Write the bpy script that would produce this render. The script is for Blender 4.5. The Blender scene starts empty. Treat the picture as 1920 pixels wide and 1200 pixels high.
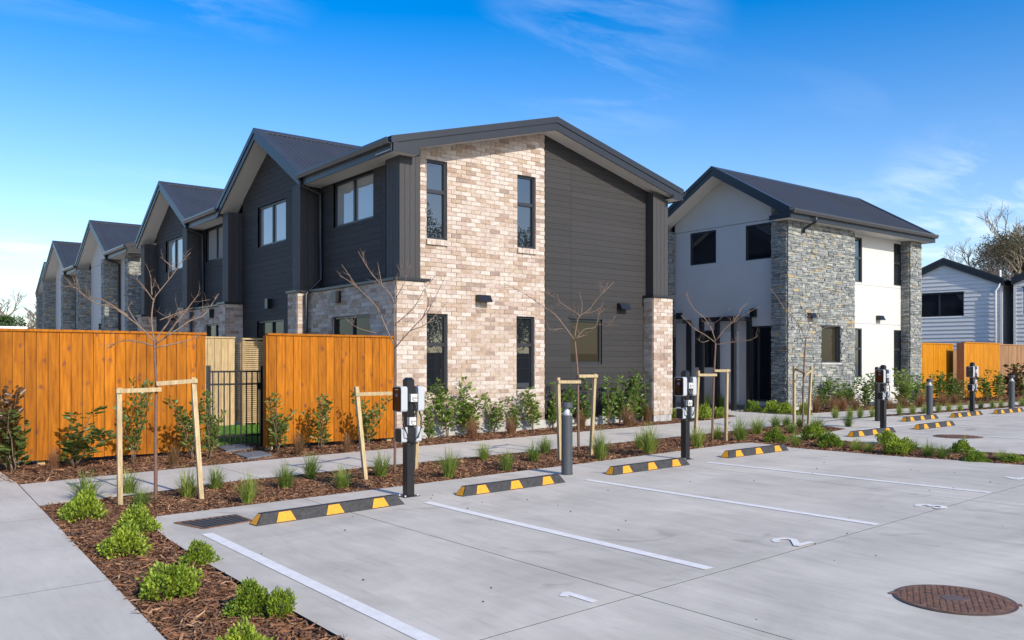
import bpy, bmesh, math, random
import numpy as np
from mathutils import Vector, Matrix
R = math.radians
rnd = random.Random(7)
scn = bpy.context.scene
COL = scn.collection

# ------------------------------------------------------------------ camera
F, PY0, YAW, CH, SL = 1623.0, 680.5, 0.6646, 1.52, 0.01   # focal px, horizon row, heading, eye height, ground slope along x
cd = bpy.data.cameras.new('camera'); cam = bpy.data.objects.new('camera', cd); COL.objects.link(cam)
cam.location = (0, 0, CH); cam.rotation_euler = (R(90), 0, -YAW)
cd.sensor_width = 36; cd.lens = F/1920*36; cd.shift_y = (PY0-600)/1920
cd.clip_end = 3000; scn.camera = cam
# ------------------------------------------------------------------ light
SUN_EL, SUN_AZ = R(30), R(92)        # elevation; heading the sunlight travels (from +x towards +y)
tr = Vector((math.cos(SUN_AZ)*math.cos(SUN_EL), math.sin(SUN_AZ)*math.cos(SUN_EL), -math.sin(SUN_EL)))
sd = bpy.data.lights.new('sun', 'SUN'); sun = bpy.data.objects.new('sun', sd); COL.objects.link(sun)
sd.energy = 3.2; sd.angle = R(0.6); sd.color = (1.0, 0.92, 0.80)
sun.rotation_euler = tr.to_track_quat('-Z', 'Y').to_euler()
wd = bpy.data.worlds.new('World'); scn.world = wd; wd.use_nodes = True
nt = wd.node_tree; nt.nodes.clear()
def wn(t, **k):
    n = nt.nodes.new(t)
    for a, b in k.items(): setattr(n, a, b)
    return n
sky = wn('ShaderNodeTexSky', sky_type='NISHITA'); sky.sun_disc = False
sky.sun_elevation = SUN_EL; s_ = -tr
sky.sun_rotation = math.atan2(s_.x, s_.y)
sky.altitude = 50; sky.air_density = 1.0; sky.dust_density = 0.9; sky.ozone_density = 3.0
bg = wn('ShaderNodeBackground'); bg.inputs[1].default_value = 0.15
wo = wn('ShaderNodeOutputWorld')
tc = wn('ShaderNodeTexCoord')
# thin cirrus: noise on the direction projected to a high flat layer
sep = wn('ShaderNodeSeparateXYZ'); nt.links.new(tc.outputs['Generated'], sep.inputs[0])
mx = wn('ShaderNodeMath', operation='MAXIMUM'); mx.inputs[1].default_value = 0.03; nt.links.new(sep.outputs[2], mx.inputs[0])
ad = wn('ShaderNodeMath', operation='ADD'); ad.inputs[1].default_value = 0.06; nt.links.new(mx.outputs[0], ad.inputs[0])
cmb = wn('ShaderNodeCombineXYZ')
for i in (0, 1):
    d_ = wn('ShaderNodeMath', operation='DIVIDE'); nt.links.new(sep.outputs[i], d_.inputs[0]); nt.links.new(ad.outputs[0], d_.inputs[1]); nt.links.new(d_.outputs[0], cmb.inputs[i])
mp = wn('ShaderNodeMapping'); mp.inputs['Rotation'].default_value = (0, 0, R(-28)); mp.inputs['Scale'].default_value = (0.45, 1.15, 1); mp.inputs['Location'].default_value = (3.1, 0.4, 0)
nt.links.new(cmb.outputs[0], mp.inputs[0])
n1 = wn('ShaderNodeTexNoise'); n1.inputs['Scale'].default_value = 0.55; n1.inputs['Detail'].default_value = 3; nt.links.new(mp.outputs[0], n1.inputs[0])
n2 = wn('ShaderNodeTexNoise'); n2.inputs['Scale'].default_value = 3.2; n2.inputs['Detail'].default_value = 8; n2.inputs['Roughness'].default_value = 0.62; n2.inputs['Distortion'].default_value = 0.4; nt.links.new(mp.outputs[0], n2.inputs[0])
r1 = wn('ShaderNodeMapRange'); r1.inputs[1].default_value = 0.52; r1.inputs[2].default_value = 0.72; nt.links.new(n1.outputs[0], r1.inputs[0])
r2 = wn('ShaderNodeMapRange'); r2.inputs[1].default_value = 0.45; r2.inputs[2].default_value = 0.80; nt.links.new(n2.outputs[0], r2.inputs[0])
mm = wn('ShaderNodeMath', operation='MULTIPLY'); nt.links.new(r1.outputs[0], mm.inputs[0]); nt.links.new(r2.outputs[0], mm.inputs[1])
# where the cirrus gathers: patches round a few headings (x right of the camera axis, y up)
acc = mm.outputs[0]
for (px_, py_, c0, c1, gain) in ((1130, 50, 8.5, 1.0, 0.30), (1800, 415, 6.5, 0.5, 0.5), (1560, 460, 5.0, 0.5, 0.4)):
    dv = Vector((math.sin(YAW), math.cos(YAW), 0))+Vector((math.cos(YAW), -math.sin(YAW), 0))*((px_-960)/F)+Vector((0, 0, (PY0-py_)/F)); dv.normalize()
    dt = wn('ShaderNodeVectorMath', operation='DOT_PRODUCT'); nt.links.new(tc.outputs['Generated'], dt.inputs[0]); dt.inputs[1].default_value = dv
    mrp = wn('ShaderNodeMapRange', interpolation_type='SMOOTHSTEP'); mrp.inputs[1].default_value = math.cos(R(c0)); mrp.inputs[2].default_value = math.cos(R(c1)); mrp.inputs[4].default_value = gain; nt.links.new(dt.outputs['Value'], mrp.inputs[0])
    pm = wn('ShaderNodeMath', operation='MULTIPLY'); nt.links.new(mrp.outputs[0], pm.inputs[0]); nt.links.new(r2.outputs[0], pm.inputs[1])
    pa = wn('ShaderNodeMath', operation='ADD'); nt.links.new(acc, pa.inputs[0]); nt.links.new(pm.outputs[0], pa.inputs[1]); acc = pa.outputs[0]
m3 = wn('ShaderNodeMath', operation='MULTIPLY', use_clamp=True); m3.inputs[1].default_value = 0.5; nt.links.new(acc, m3.inputs[0])
hs = wn('ShaderNodeHueSaturation'); hs.inputs['Hue'].default_value = 0.507
for nm_, lo_, hi_ in (('Saturation', 1.0, 1.66), ('Value', 0.90, 0.88)):      # paler towards the horizon, deeper overhead, the same all round
    mv = wn('ShaderNodeMapRange'); mv.inputs[1].default_value = 0.02; mv.inputs[2].default_value = 0.50; mv.inputs[3].default_value = lo_; mv.inputs[4].default_value = hi_; nt.links.new(sep.outputs[2], mv.inputs[0]); nt.links.new(mv.outputs[0], hs.inputs[nm_])
nt.links.new(sky.outputs[0], hs.inputs['Color'])
mixc = wn('ShaderNodeMix', data_type='RGBA'); nt.links.new(m3.outputs[0], mixc.inputs[0]); nt.links.new(hs.outputs[0], mixc.inputs[6])
mixc.inputs[7].default_value = (7.6, 7.4, 7.8, 1)
nt.links.new(mixc.outputs[2], bg.inputs[0]); nt.links.new(bg.outputs[0], wo.inputs[0])
vs = scn.view_settings; vs.view_transform = 'Standard'; vs.look = 'None'; vs.exposure = 0.70; vs.gamma = 1; vs.use_curve_mapping = False

# ------------------------------------------------------------------ pixel -> place
RIGHT = np.array([math.cos(YAW), -math.sin(YAW), 0]); FWD = np.array([math.sin(YAW), math.cos(YAW), 0]); UP = np.array([0, 0, 1.0]); CAM = np.array([0, 0, CH])
def ray(x, y): return FWD+RIGHT*(x-960)/F-UP*(y-PY0)/F
def gz(x): return SL*min(max(x, -40), 60)
def at(x, y):                          # where the photo's pixel meets the ground
    d = ray(x, y); return CAM+d*(-CH/(d[2]-SL*d[0]))
def up_at(P, x, y):                    # the pixel's point at the same distance as P
    d = ray(x, y); return CAM+d*((np.array(P)-CAM)@FWD)
def on_y(x, y, Y): d = ray(x, y); return CAM+d*(Y/d[1])

# ------------------------------------------------------------------ materials
MATS = {}
def mat(name, col, rough=0.6, var=0.0, scale=6.0, stretch=(1, 1, 1), bump=0.0, bscale=60.0, metal=0.0, orand=0.0, detail=5, col2=None, spots=None, ior=None, spec=None):
    if name in MATS: return MATS[name]
    m = bpy.data.materials.new(name); m.use_nodes = True; t = m.node_tree; b = t.nodes['Principled BSDF']
    b.inputs['Roughness'].default_value = rough; b.inputs['Metallic'].default_value = metal
    if ior: b.inputs['IOR'].default_value = ior
    if spec is not None: b.inputs['Specular IOR Level'].default_value = spec
    c = (*col, 1); b.inputs['Base Color'].default_value = c
    def N(ty): return t.nodes.new(ty)
    L = t.links.new
    if var or col2 or bump or orand or spots:
        geo = N('ShaderNodeNewGeometry'); mpn = N('ShaderNodeMapping'); mpn.inputs['Scale'].default_value = stretch; L(geo.outputs['Position'], mpn.inputs[0])
        src = None
        if var or col2:
            nz = N('ShaderNodeTexNoise'); nz.inputs['Scale'].default_value = scale; nz.inputs['Detail'].default_value = detail; nz.inputs['Roughness'].default_value = 0.6; L(mpn.outputs[0], nz.inputs[0])
            rp = N('ShaderNodeValToRGB'); rp.color_ramp.elements[0].position = 0.3; rp.color_ramp.elements[1].position = 0.7
            a = tuple(x*(1-var) for x in col); z = tuple(min(1, x*(1+var)) for x in (col2 or col))
            rp.color_ramp.elements[0].color = (*a, 1); rp.color_ramp.elements[1].color = (*z, 1)
            L(nz.outputs[0], rp.inputs[0]); src = rp.outputs[0]
        else:
            rgb = N('ShaderNodeRGB'); rgb.outputs[0].default_value = c; src = rgb.outputs[0]
        if spots:                      # (scale, radius, colour): knots, flecks
            vo = N('ShaderNodeTexVoronoi'); vo.inputs['Scale'].default_value = spots[0]; mp2 = N('ShaderNodeMapping'); mp2.inputs['Scale'].default_value = spots[3] if len(spots) > 3 else (1, 1, 1)
            L(geo.outputs['Position'], mp2.inputs[0])
            nz2 = N('ShaderNodeTexNoise'); nz2.inputs['Scale'].default_value = spots[0]*3; L(mp2.outputs[0], nz2.inputs[0])
            vm = N('ShaderNodeMix'); vm.data_type = 'RGBA'; vm.blend_type = 'ADD'; vm.inputs[0].default_value = 0.06; L(mp2.outputs[0], vm.inputs[6]); L(nz2.outputs['Color'], vm.inputs[7])
            L(vm.outputs[2], vo.inputs[0])
            mr = N('ShaderNodeMapRange'); mr.inputs[1].default_value = spots[1]; mr.inputs[2].default_value = spots[1]*0.35; mr.inputs[3].default_value = 0; mr.inputs[4].default_value = 0.85; L(vo.outputs['Distance'], mr.inputs[0])
            mxn = N('ShaderNodeMix'); mxn.data_type = 'RGBA'; L(mr.outputs[0], mxn.inputs[0]); L(src, mxn.inputs[6]); mxn.inputs[7].default_value = (*spots[2], 1); src = mxn.outputs[2]
        if orand:
            oi = N('ShaderNodeObjectInfo'); mr2 = N('ShaderNodeMapRange'); mr2.inputs[3].default_value = 1-orand; mr2.inputs[4].default_value = 1+orand; L(oi.outputs['Random'], mr2.inputs[0])
            hv = N('ShaderNodeHueSaturation'); L(mr2.outputs[0], hv.inputs['Value']); L(src, hv.inputs['Color']); src = hv.outputs[0]
        L(src, b.inputs['Base Color'])
        if bump:
            nb = N('ShaderNodeTexNoise'); nb.inputs['Scale'].default_value = bscale; nb.inputs['Detail'].default_value = 4; L(mpn.outputs[0], nb.inputs[0])
            bp = N('ShaderNodeBump'); bp.inputs['Strength'].default_value = bump; bp.inputs['Distance'].default_value = 0.01; L(nb.outputs[0], bp.inputs['Height']); L(bp.outputs[0], b.inputs['Normal'])
    MATS[name] = m
    return m
def leaf_mat(name, col, col2, rough=0.4, trans=0.35):
    m = bpy.data.materials.new(name); m.use_nodes = True; t = m.node_tree; b = t.nodes['Principled BSDF']; out = t.nodes['Material Output']
    g = t.nodes.new('ShaderNodeNewGeometry'); rp = t.nodes.new('ShaderNodeValToRGB')
    rp.color_ramp.elements[0].color = (*col, 1); rp.color_ramp.elements[1].color = (*col2, 1)
    oi = t.nodes.new('ShaderNodeObjectInfo'); mr = t.nodes.new('ShaderNodeMapRange'); mr.inputs[3].default_value = 0.76; mr.inputs[4].default_value = 1.16; t.links.new(oi.outputs['Random'], mr.inputs[0])
    mh_ = t.nodes.new('ShaderNodeMapRange'); mh_.inputs[3].default_value = 0.510; mh_.inputs[4].default_value = 0.485; t.links.new(oi.outputs['Random'], mh_.inputs[0])
    hv = t.nodes.new('ShaderNodeHueSaturation'); t.links.new(mr.outputs[0], hv.inputs['Value']); t.links.new(mh_.outputs[0], hv.inputs['Hue']); t.links.new(rp.outputs[0], hv.inputs['Color']); rpo = hv.outputs[0]
    t.links.new(g.outputs['Random Per Island'], rp.inputs[0]); t.links.new(rpo, b.inputs['Base Color'])
    b.inputs['Roughness'].default_value = rough
    tl = t.nodes.new('ShaderNodeBsdfTranslucent'); t.links.new(rpo, tl.inputs[0])
    mx = t.nodes.new('ShaderNodeMixShader'); mx.inputs[0].default_value = trans
    t.links.new(b.outputs[0], mx.inputs[1]); t.links.new(tl.outputs[0], mx.inputs[2]); t.links.new(mx.outputs[0], out.inputs[0])
    MATS[name] = m; return m
def glass_mat(name, inner, ior=1.75, tint=0.0):
    m = bpy.data.materials.new(name); m.use_nodes = True; t = m.node_tree; out = t.nodes['Material Output']; t.nodes.remove(t.nodes['Principled BSDF'])
    fr = t.nodes.new('ShaderNodeFresnel'); fr.inputs[0].default_value = ior
    df = t.nodes.new('ShaderNodeBsdfDiffuse'); df.inputs[0].default_value = (*inner, 1)
    gl = t.nodes.new('ShaderNodeBsdfGlossy'); gl.inputs['Roughness'].default_value = 0.004; gl.inputs[0].default_value = (0.95, 0.98, 1, 1)
    mx = t.nodes.new('ShaderNodeMixShader'); t.links.new(fr.outputs[0], mx.inputs[0]); t.links.new(df.outputs[0], mx.inputs[1]); t.links.new(gl.outputs[0], mx.inputs[2]); t.links.new(mx.outputs[0], out.inputs[0])
    MATS[name] = m; return m
def concrete(name, col, stain=0.5):
    m = bpy.data.materials.new(name); m.use_nodes = True; t = m.node_tree; b = t.nodes['Principled BSDF']; b.inputs['Roughness'].default_value = 0.72; b.inputs['Specular IOR Level'].default_value = 0.35
    N = t.nodes.new; L = t.links.new
    g = N('ShaderNodeNewGeometry')
    def noise(sc, st, det=6, ro=0.6, dist=0.0):
        mpn = N('ShaderNodeMapping'); mpn.inputs['Scale'].default_value = st; L(g.outputs['Position'], mpn.inputs[0])
        n = N('ShaderNodeTexNoise'); n.inputs['Scale'].default_value = sc; n.inputs['Detail'].default_value = det; n.inputs['Roughness'].default_value = ro; n.inputs['Distortion'].default_value = dist; L(mpn.outputs[0], n.inputs[0]); return n
    def rng(n, a, z, lo, hi):
        r = N('ShaderNodeMapRange'); r.inputs[1].default_value = a; r.inputs[2].default_value = z; r.inputs[3].default_value = lo; r.inputs[4].default_value = hi; L(n.outputs[0], r.inputs[0]); return r
    big = rng(noise(0.5, (1, 1.6, 1), 6, 0.62, 0.6), 0.3, 0.7, 1-0.13*stain, 1+0.10*stain)
    mid = rng(noise(2.6, (2.2, 0.5, 1), 7, 0.7, 0.4), 0.3, 0.72, 1-0.10*stain, 1+0.07*stain)
    fine = rng(noise(130, (1, 1, 1), 3), 0.2, 0.8, 0.94, 1.06)
    swp = rng(noise(5.5, (6, 0.35, 1), 4, 0.6, 0.2), 0.55, 0.75, 1, 1-0.10*stain)       # trowel and tyre streaks
    blot = rng(noise(1.3, (1, 1, 1), 3, 0.55, 1.2), 0.64, 0.74, 1, 1-0.18*stain)
    marks = []
    for (cx, cy, rad, wid, amt) in ((7.9, 5.6, 2.5, .11, .07), (7.9, 5.6, 2.75, .09, .06), (4.6, 1.2, 3.3, .12, .07), (10.2, 1.4, 3.9, .13, .07), (9.0, 3.2, 1.6, .08, .06), (3.3, 5.0, 1.9, .09, .05), (11.5, 6.2, 2.9, .1, .06)) if stain > 1.1 else ():   # faint tyre arcs
        vd = N('ShaderNodeVectorMath'); vd.operation = 'MULTIPLY'; vd.inputs[1].default_value = (1, 1, 0); L(g.outputs['Position'], vd.inputs[0])
        ds = N('ShaderNodeVectorMath'); ds.operation = 'DISTANCE'; ds.inputs[1].default_value = (cx, cy, 0); L(vd.outputs[0], ds.inputs[0])
        sb = N('ShaderNodeMath'); sb.operation = 'SUBTRACT'; sb.inputs[1].default_value = rad; L(ds.outputs['Value'], sb.inputs[0])
        ab = N('ShaderNodeMath'); ab.operation = 'ABSOLUTE'; L(sb.outputs[0], ab.inputs[0])
        rr_ = N('ShaderNodeMapRange'); rr_.inputs[1].default_value = wid*.35; rr_.inputs[2].default_value = wid; rr_.inputs[3].default_value = amt; rr_.inputs[4].default_value = 0; L(ab.outputs[0], rr_.inputs[0])
        nm = rng(noise(1.1, (1, 1, 1), 2), .48, .60, 0, 1.0); ml = N('ShaderNodeMath'); ml.operation = 'MULTIPLY'; L(rr_.outputs[0], ml.inputs[0]); L(nm.outputs[0], ml.inputs[1])
        iv = N('ShaderNodeMath'); iv.operation = 'SUBTRACT'; iv.inputs[0].default_value = 1.0; L(ml.outputs[0], iv.inputs[1]); marks.append(iv)
    acc = big.outputs[0]
    for k in [mid, fine, swp, blot]+marks:
        q = N('ShaderNodeMath'); q.operation = 'MULTIPLY'; L(acc, q.inputs[0]); L(k.outputs[0], q.inputs[1]); acc = q.outputs[0]
    h = N('ShaderNodeHueSaturation'); h.inputs['Color'].default_value = (*col, 1); L(acc, h.inputs['Value']); L(h.outputs[0], b.inputs['Base Color'])
    bp = N('ShaderNodeBump'); bp.inputs['Strength'].default_value = 0.25; bp.inputs['Distance'].default_value = 0.004; nb = noise(90, (1, 1, 1), 4); L(nb.outputs[0], bp.inputs['Height']); L(bp.outputs[0], b.inputs['Normal'])
    MATS[name] = m; return m

# bricks: whitewashed recycled look, one material per brick tone
BRICK = []
for i, (c, c2) in enumerate([((.60,.525,.45),(.72,.66,.59)), ((.70,.65,.59),(.80,.765,.715)), ((.43,.31,.21),(.57,.455,.35)), ((.33,.22,.16),(.48,.365,.29)), ((.52,.41,.31),(.66,.575,.48)), ((.25,.18,.15),(.39,.305,.26)), ((.52,.40,.345),(.66,.57,.51))]):
    k3 = (.69, .645, .615); c = tuple(.72*a+.28*b for a, b in zip(c, (.55, .46, .38))); c2 = tuple(.78*a+.22*b for a, b in zip(c2, (.64, .56, .49))); c = tuple(a*b for a, b in zip(c, k3)); c2 = tuple(a*b for a, b in zip(c2, k3))
    BRICK.append(mat('brick_tone_%d' % i, c, 0.85, 0.10, 11, (1, 1, 1.7), 0.5, 60, col2=c2, detail=7))
MORTAR = mat('mortar', (.47,.41,.355), 0.9, 0.12, 8, bump=0.4, bscale=120)
STONE = []
for i, (c, c2) in enumerate([((.19,.20,.20),(.32,.33,.325)), ((.27,.275,.265),(.42,.42,.40)), ((.14,.15,.155),(.26,.27,.27)), ((.34,.335,.305),(.50,.485,.43)), ((.23,.24,.245),(.36,.37,.37)), ((.38,.29,.17),(.54,.43,.28)), ((.31,.315,.30),(.45,.45,.43)), ((.44,.42,.37),(.58,.56,.50))]):
    c = tuple(a*q for a, q in zip(c, (.66, .68, .66))); c2 = tuple(a*q for a, q in zip(c2, (.66, .68, .66)))
    STONE.append(mat('stone_tone_%d' % i, c, 0.8, 0.12, 14, bump=0.7, bscale=45, col2=c2, detail=7))
STONE_JOINT = mat('stone_joint', (.075,.075,.072), 0.95, 0.2, 10)
CLAD = mat('charcoal_timber', (.0215,.0200,.0200), 0.66, 0.45, 7, (1.2, 1.2, 34), 0.5, 40, orand=0.16)
CLADV = mat('charcoal_timber_upright', (.031,.0295,.030), 0.62, 0.3, 7, (22, 22, 1.0), 0.3, 40, orand=0.15)
CLADBACK = mat('cladding_gap', (.010,.010,.011), 0.9)
METAL = mat('charcoal_coated_steel', (.016,.0175,.021), 0.38, 0.08, 2.0)
ROOF = mat('roof_coated_steel', (.038,.041,.047), 0.42, 0.10, 1.2)
GUTTER = mat('gutter_steel', (.040,.038,.038), 0.28)
SOFFIT = mat('soffit_board', (.56,.54,.50), 0.7, 0.03, 3)
FRAME = mat('window_aluminium', (.022,.024,.028), 0.35)
GLASS = glass_mat('window_glass', (.012,.014,.018), 2.2)
GLASS_DIM = glass_mat('ground_floor_glass', (.030,.026,.017), 1.3)
GLASS_PALE = glass_mat('window_glass_blind', (.32,.32,.31), 2.3)  # pale inner colour paints in bright sky reflection and curtains
PLASTER = mat('white_render', (.52,.505,.475), 0.75, 0.03, 1.2, bump=0.12, bscale=90)
FOUND = mat('foundation_concrete', (.40,.39,.37), 0.9, 0.2, 4, bump=0.3)
ORANGE = mat('stained_pine', (.285,.086,.004), 0.66, 0.17, 3.0, (9, 9, 0.8), 0.2, 50, orand=0.20, col2=(.375,.128,.007), spec=0.15, spots=(6.0, 0.21, (.15,.050,.028), (1.0, 1.0, 0.62)))
ORANGE_R = mat('bright_stained_pine', (.42,.15,.003), 0.6, 0.15, 3.0, (9, 9, 0.8), orand=0.08, col2=(.48,.19,.004), spec=0.2)
BROWNF = mat('weathered_pine', (.27,.145,.065), 0.7, 0.3, 3.0, (9, 9, 0.8), orand=0.2)
PINE = mat('raw_pine', (.38,.26,.12), 0.6, 0.16, 5.0, (7, 7, 0.9), 0.2, 60, orand=0.10, col2=(.46,.335,.175))
PINE_STAKE = mat('stake_pine', (.37,.27,.135), 0.65, 0.2, 6.0, (9, 9, 1.2), 0.25, 70, orand=0.10, col2=(.44,.34,.19))
BLACKM = mat('black_powder_coat', (.012,.012,.013), 0.35)
BOLL = mat('bollard_grey', (.055,.062,.070), 0.42, 0.06, 3)
SILVER = mat('silver_lens', (.60,.61,.63), 0.35, metal=0.25)
CLEAR = glass_mat('clear_lens', (.40,.42,.42), 1.4)
CHG_W = mat('charger_shell', (.40,.415,.43), 0.35)
CHG_F = glass_mat('charger_face', (.012,.010,.009), 1.5)
SOCK = mat('socket_white', (.52,.51,.48), 0.4)
RUBBER = mat('stop_rubber', (.030,.030,.031), 0.75, 0.5, 22, bump=0.4, spots=(26, .17, (.10,.10,.098)))
YELLOW = mat('stop_yellow', (.60,.265,.004), 0.55, 0.14, 30, spots=(34, .22, (.20,.11,.02)))
WHITEL = mat('line_paint', (.74,.715,.675), 0.65, 0.09, 14, bump=0.1, spots=(38, .20, (.50,.47,.42)))
CONC = concrete('slab_concrete', (.53,.486,.412), 1.35)
PATHC = concrete('path_concrete', (.545,.502,.43), 1.0)
JOINT = mat('joint_dark', (.05,.05,.048), 0.9)
GRAVEL = mat('pale_gravel', (.50,.45,.375), 0.95, 0.15, 8)  # unseen outer ground, kept pale to bounce light onto shaded walls
SOIL = mat('soil', (.085,.050,.030), 0.95, 0.4, 12, bump=0.5)
PAVER = mat('paver', (.13,.14,.155), 0.8, 0.15, 12, bump=0.2)
RUST = mat('rusty_iron', (.125,.066,.042), 0.75, 0.3, 18, bump=0.4, col2=(.19,.098,.058))
GRATE = mat('drain_grit', (.055,.055,.055), 0.9, 0.5, 60, bump=0.8, bscale=120)
CHIP = [mat('bark_%d' % i, c, 0.9, 0.2, 40) for i, c in enumerate([(.20,.090,.040), (.125,.056,.027), (.27,.135,.066), (.075,.036,.020), (.38,.23,.13), (.225,.11,.054)])]
WBOARD = mat('grey_weatherboard', (.60,.59,.565), 0.6, 0.03, 2, orand=0.02)
WHITEP = mat('white_plastic', (.75,.75,.75), 0.4)
TRUNK = mat('sapling_bark', (.155,.085,.060), 0.7, 0.35, 30, (1, 1, 5), 0.4, 80)
TWIG = mat('sapling_twig', (.185,.122,.080), 0.6, 0.2, 20)
BARKG = mat('grey_bark', (.20,.155,.12), 0.85, 0.25, 6)
BARKP = mat('pale_bark', (.26,.22,.15), 0.85, 0.25, 6)
LEAF_SHRUB = leaf_mat('shrub_leaf', (.085,.165,.022), (.24,.35,.070), 0.3, .45)
LEAF_DARK = leaf_mat('dark_shrub_leaf', (.080,.125,.022), (.22,.27,.070), 0.3, .45)
LEAF_RED = leaf_mat('bronze_leaf', (.09,.045,.02), (.16,.09,.035), 0.35)
LEAF_BALL = leaf_mat('bush_leaf', (.085,.17,.012), (.44,.55,.065), 0.42, .45)
LEAF_GRASS = leaf_mat('grass_blade', (.13,.21,.024), (.40,.48,.11), 0.5, .45)
LEAF_BROWN = leaf_mat('brown_tussock', (.20,.10,.040), (.36,.21,.10), 0.6)
LEAF_TREE = leaf_mat('evergreen_leaf', (.045,.045,.016), (.15,.12,.05), 0.5, 0.25)
LEAF_HEDGE = leaf_mat('hedge_leaf', (.030,.075,.010), (.10,.17,.03), 0.5, 0.25)
TURF = leaf_mat('turf_blade', (.07,.20,.02), (.16,.34,.05), 0.6)
TURFB = mat('turf_base', (.045,.12,.018), 0.9, 0.3, 30)

# ------------------------------------------------------------------ objects
def tag(o, label=None, cat=None, group=None, kind=None):
    if label: o['label'] = label
    if cat: o['category'] = cat
    if group: o['group'] = group
    if kind: o['kind'] = kind
    return o
def thing(name, label, cat, loc=(0, 0, 0), rz=0, group=None):
    o = bpy.data.objects.new(name, None); COL.objects.link(o); o.empty_display_size = 0.2
    o.location = loc; o.rotation_euler = (0, 0, rz); return tag(o, label, cat, group)
def origin(o):
    v = Vector((0, 0, 0))
    while o: v += o.location; o = o.parent
    return v
class MB:
    def __init__(s): s.v = []; s.f = []; s.m = []
    def hexa(s, p, mi=0):               # 8 points: bottom ring, top ring
        p = [Vector(q) for q in p]; b = len(s.v); s.v += [tuple(q) for q in p]; pos = (p[1]-p[0]).cross(p[3]-p[0]).dot(p[4]-p[0]) > 0
        for q in ((0,3,2,1),(4,5,6,7),(0,1,5,4),(1,2,6,5),(2,3,7,6),(3,0,4,7)): s.f.append(tuple(b+i for i in (q if pos else q[::-1]))); s.m.append(mi)
        return s
    def box(s, x0, x1, y0, y1, z0, z1, mi=0):
        return s.hexa([(x0,y0,z0),(x1,y0,z0),(x1,y1,z0),(x0,y1,z0),(x0,y0,z1),(x1,y0,z1),(x1,y1,z1),(x0,y1,z1)], mi)
    def bar(s, a, b, w, h, mi=0, up=(0, 0, 1)):
        a = Vector(a); b = Vector(b); d = (b-a).normalized(); u = Vector(up)
        if abs(d.dot(u)) > 0.98: u = Vector((0, 1, 0))
        sx = d.cross(u).normalized()*w/2; sy = sx.cross(d).normalized()*h/2
        return s.hexa([a-sx-sy, a+sx-sy, a+sx+sy, a-sx+sy, b-sx-sy, b+sx-sy, b+sx+sy, b-sx+sy], mi)
    def prism(s, poly, vec, mi=0):      # polygon (3-D points) swept along vec
        n = len(poly); b = len(s.v); vec = Vector(vec); poly = [Vector(p) for p in poly]; nn = Vector((0, 0, 0))
        for i in range(n): nn += poly[i].cross(poly[(i+1) % n])
        if nn.dot(vec) < 0: poly = poly[::-1]
        s.v += [tuple(Vector(p)) for p in poly]+[tuple(Vector(p)+vec) for p in poly]
        s.f.append(tuple(b+i for i in reversed(range(n)))); s.m.append(mi); s.f.append(tuple(b+n+i for i in range(n))); s.m.append(mi)
        for i in range(n): s.f.append((b+i, b+(i+1) % n, b+n+(i+1) % n, b+n+i)); s.m.append(mi)
        return s
    def tube(s, pts, rad, n=6, mi=0, cap=True):
        pts = [Vector(p) for p in pts]; b = len(s.v); k = len(pts)
        if not hasattr(rad, '__len__'): rad = [rad]*k
        ref = Vector((0.31, 0.17, 0.93)).normalized()
        for i, p in enumerate(pts):
            d = (pts[min(i+1, k-1)]-pts[max(i-1, 0)]).normalized()
            r_ = ref if abs(d.dot(ref)) < 0.95 else Vector((1, 0, 0))
            a = d.cross(r_).normalized(); c = d.cross(a)
            for j in range(n):
                t = 2*math.pi*j/n; s.v.append(tuple(p+(a*math.cos(t)+c*math.sin(t))*rad[i]))
        for i in range(k-1):
            for j in range(n): s.f.append((b+i*n+j, b+i*n+(j+1) % n, b+(i+1)*n+(j+1) % n, b+(i+1)*n+j)); s.m.append(mi)
        if cap:
            s.f.append(tuple(b+j for j in reversed(range(n)))); s.m.append(mi); s.f.append(tuple(b+(k-1)*n+j for j in range(n))); s.m.append(mi)
        return s
    def lathe(s, prof, n=24, c=(0, 0, 0), mi=0):   # prof: (radius, z)
        b = len(s.v); k = len(prof)
        for r_, z in prof:
            for j in range(n): t = 2*math.pi*j/n; s.v.append((c[0]+r_*math.cos(t), c[1]+r_*math.sin(t), c[2]+z))
        for i in range(k-1):
            for j in range(n): s.f.append((b+i*n+j, b+i*n+(j+1) % n, b+(i+1)*n+(j+1) % n, b+(i+1)*n+j)); s.m.append(mi)
        s.f.append(tuple(b+j for j in reversed(range(n)))); s.m.append(mi); s.f.append(tuple(b+(k-1)*n+j for j in range(n))); s.m.append(mi)
        return s
    def mesh(s, name, mats, smooth=False, off=None):
        me = bpy.data.meshes.new(name); v = s.v
        if off is not None: v = [(x-off[0], y-off[1], z-off[2]) for x, y, z in s.v]
        me.from_pydata(v, [], s.f)
        for m in (mats if isinstance(mats, (list, tuple)) else [mats]): me.materials.append(m)
        if isinstance(mats, (list, tuple)) and len(mats) > 1: me.polygons.foreach_set('material_index', s.m)
        if smooth: me.polygons.foreach_set('use_smooth', [True]*len(me.polygons))
        me.update(); return me
    def build(s, name, mats, parent=None, smooth=False, local=False):   # vertices are in world space unless local
        off = None if (local or parent is None) else origin(parent)
        o = bpy.data.objects.new(name, s.mesh(name, mats, smooth, off)); COL.objects.link(o); o.parent = parent; return o
def place(name, me, parent, loc, rot=(0, 0, 0), scale=(1, 1, 1)):       # another copy of a shared mesh, at a world position
    o = bpy.data.objects.new(name, me); COL.objects.link(o); o.parent = parent
    o.location = Vector(loc)-(origin(parent) if parent else Vector((0, 0, 0))); o.rotation_euler = rot; o.scale = scale; return o
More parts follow.
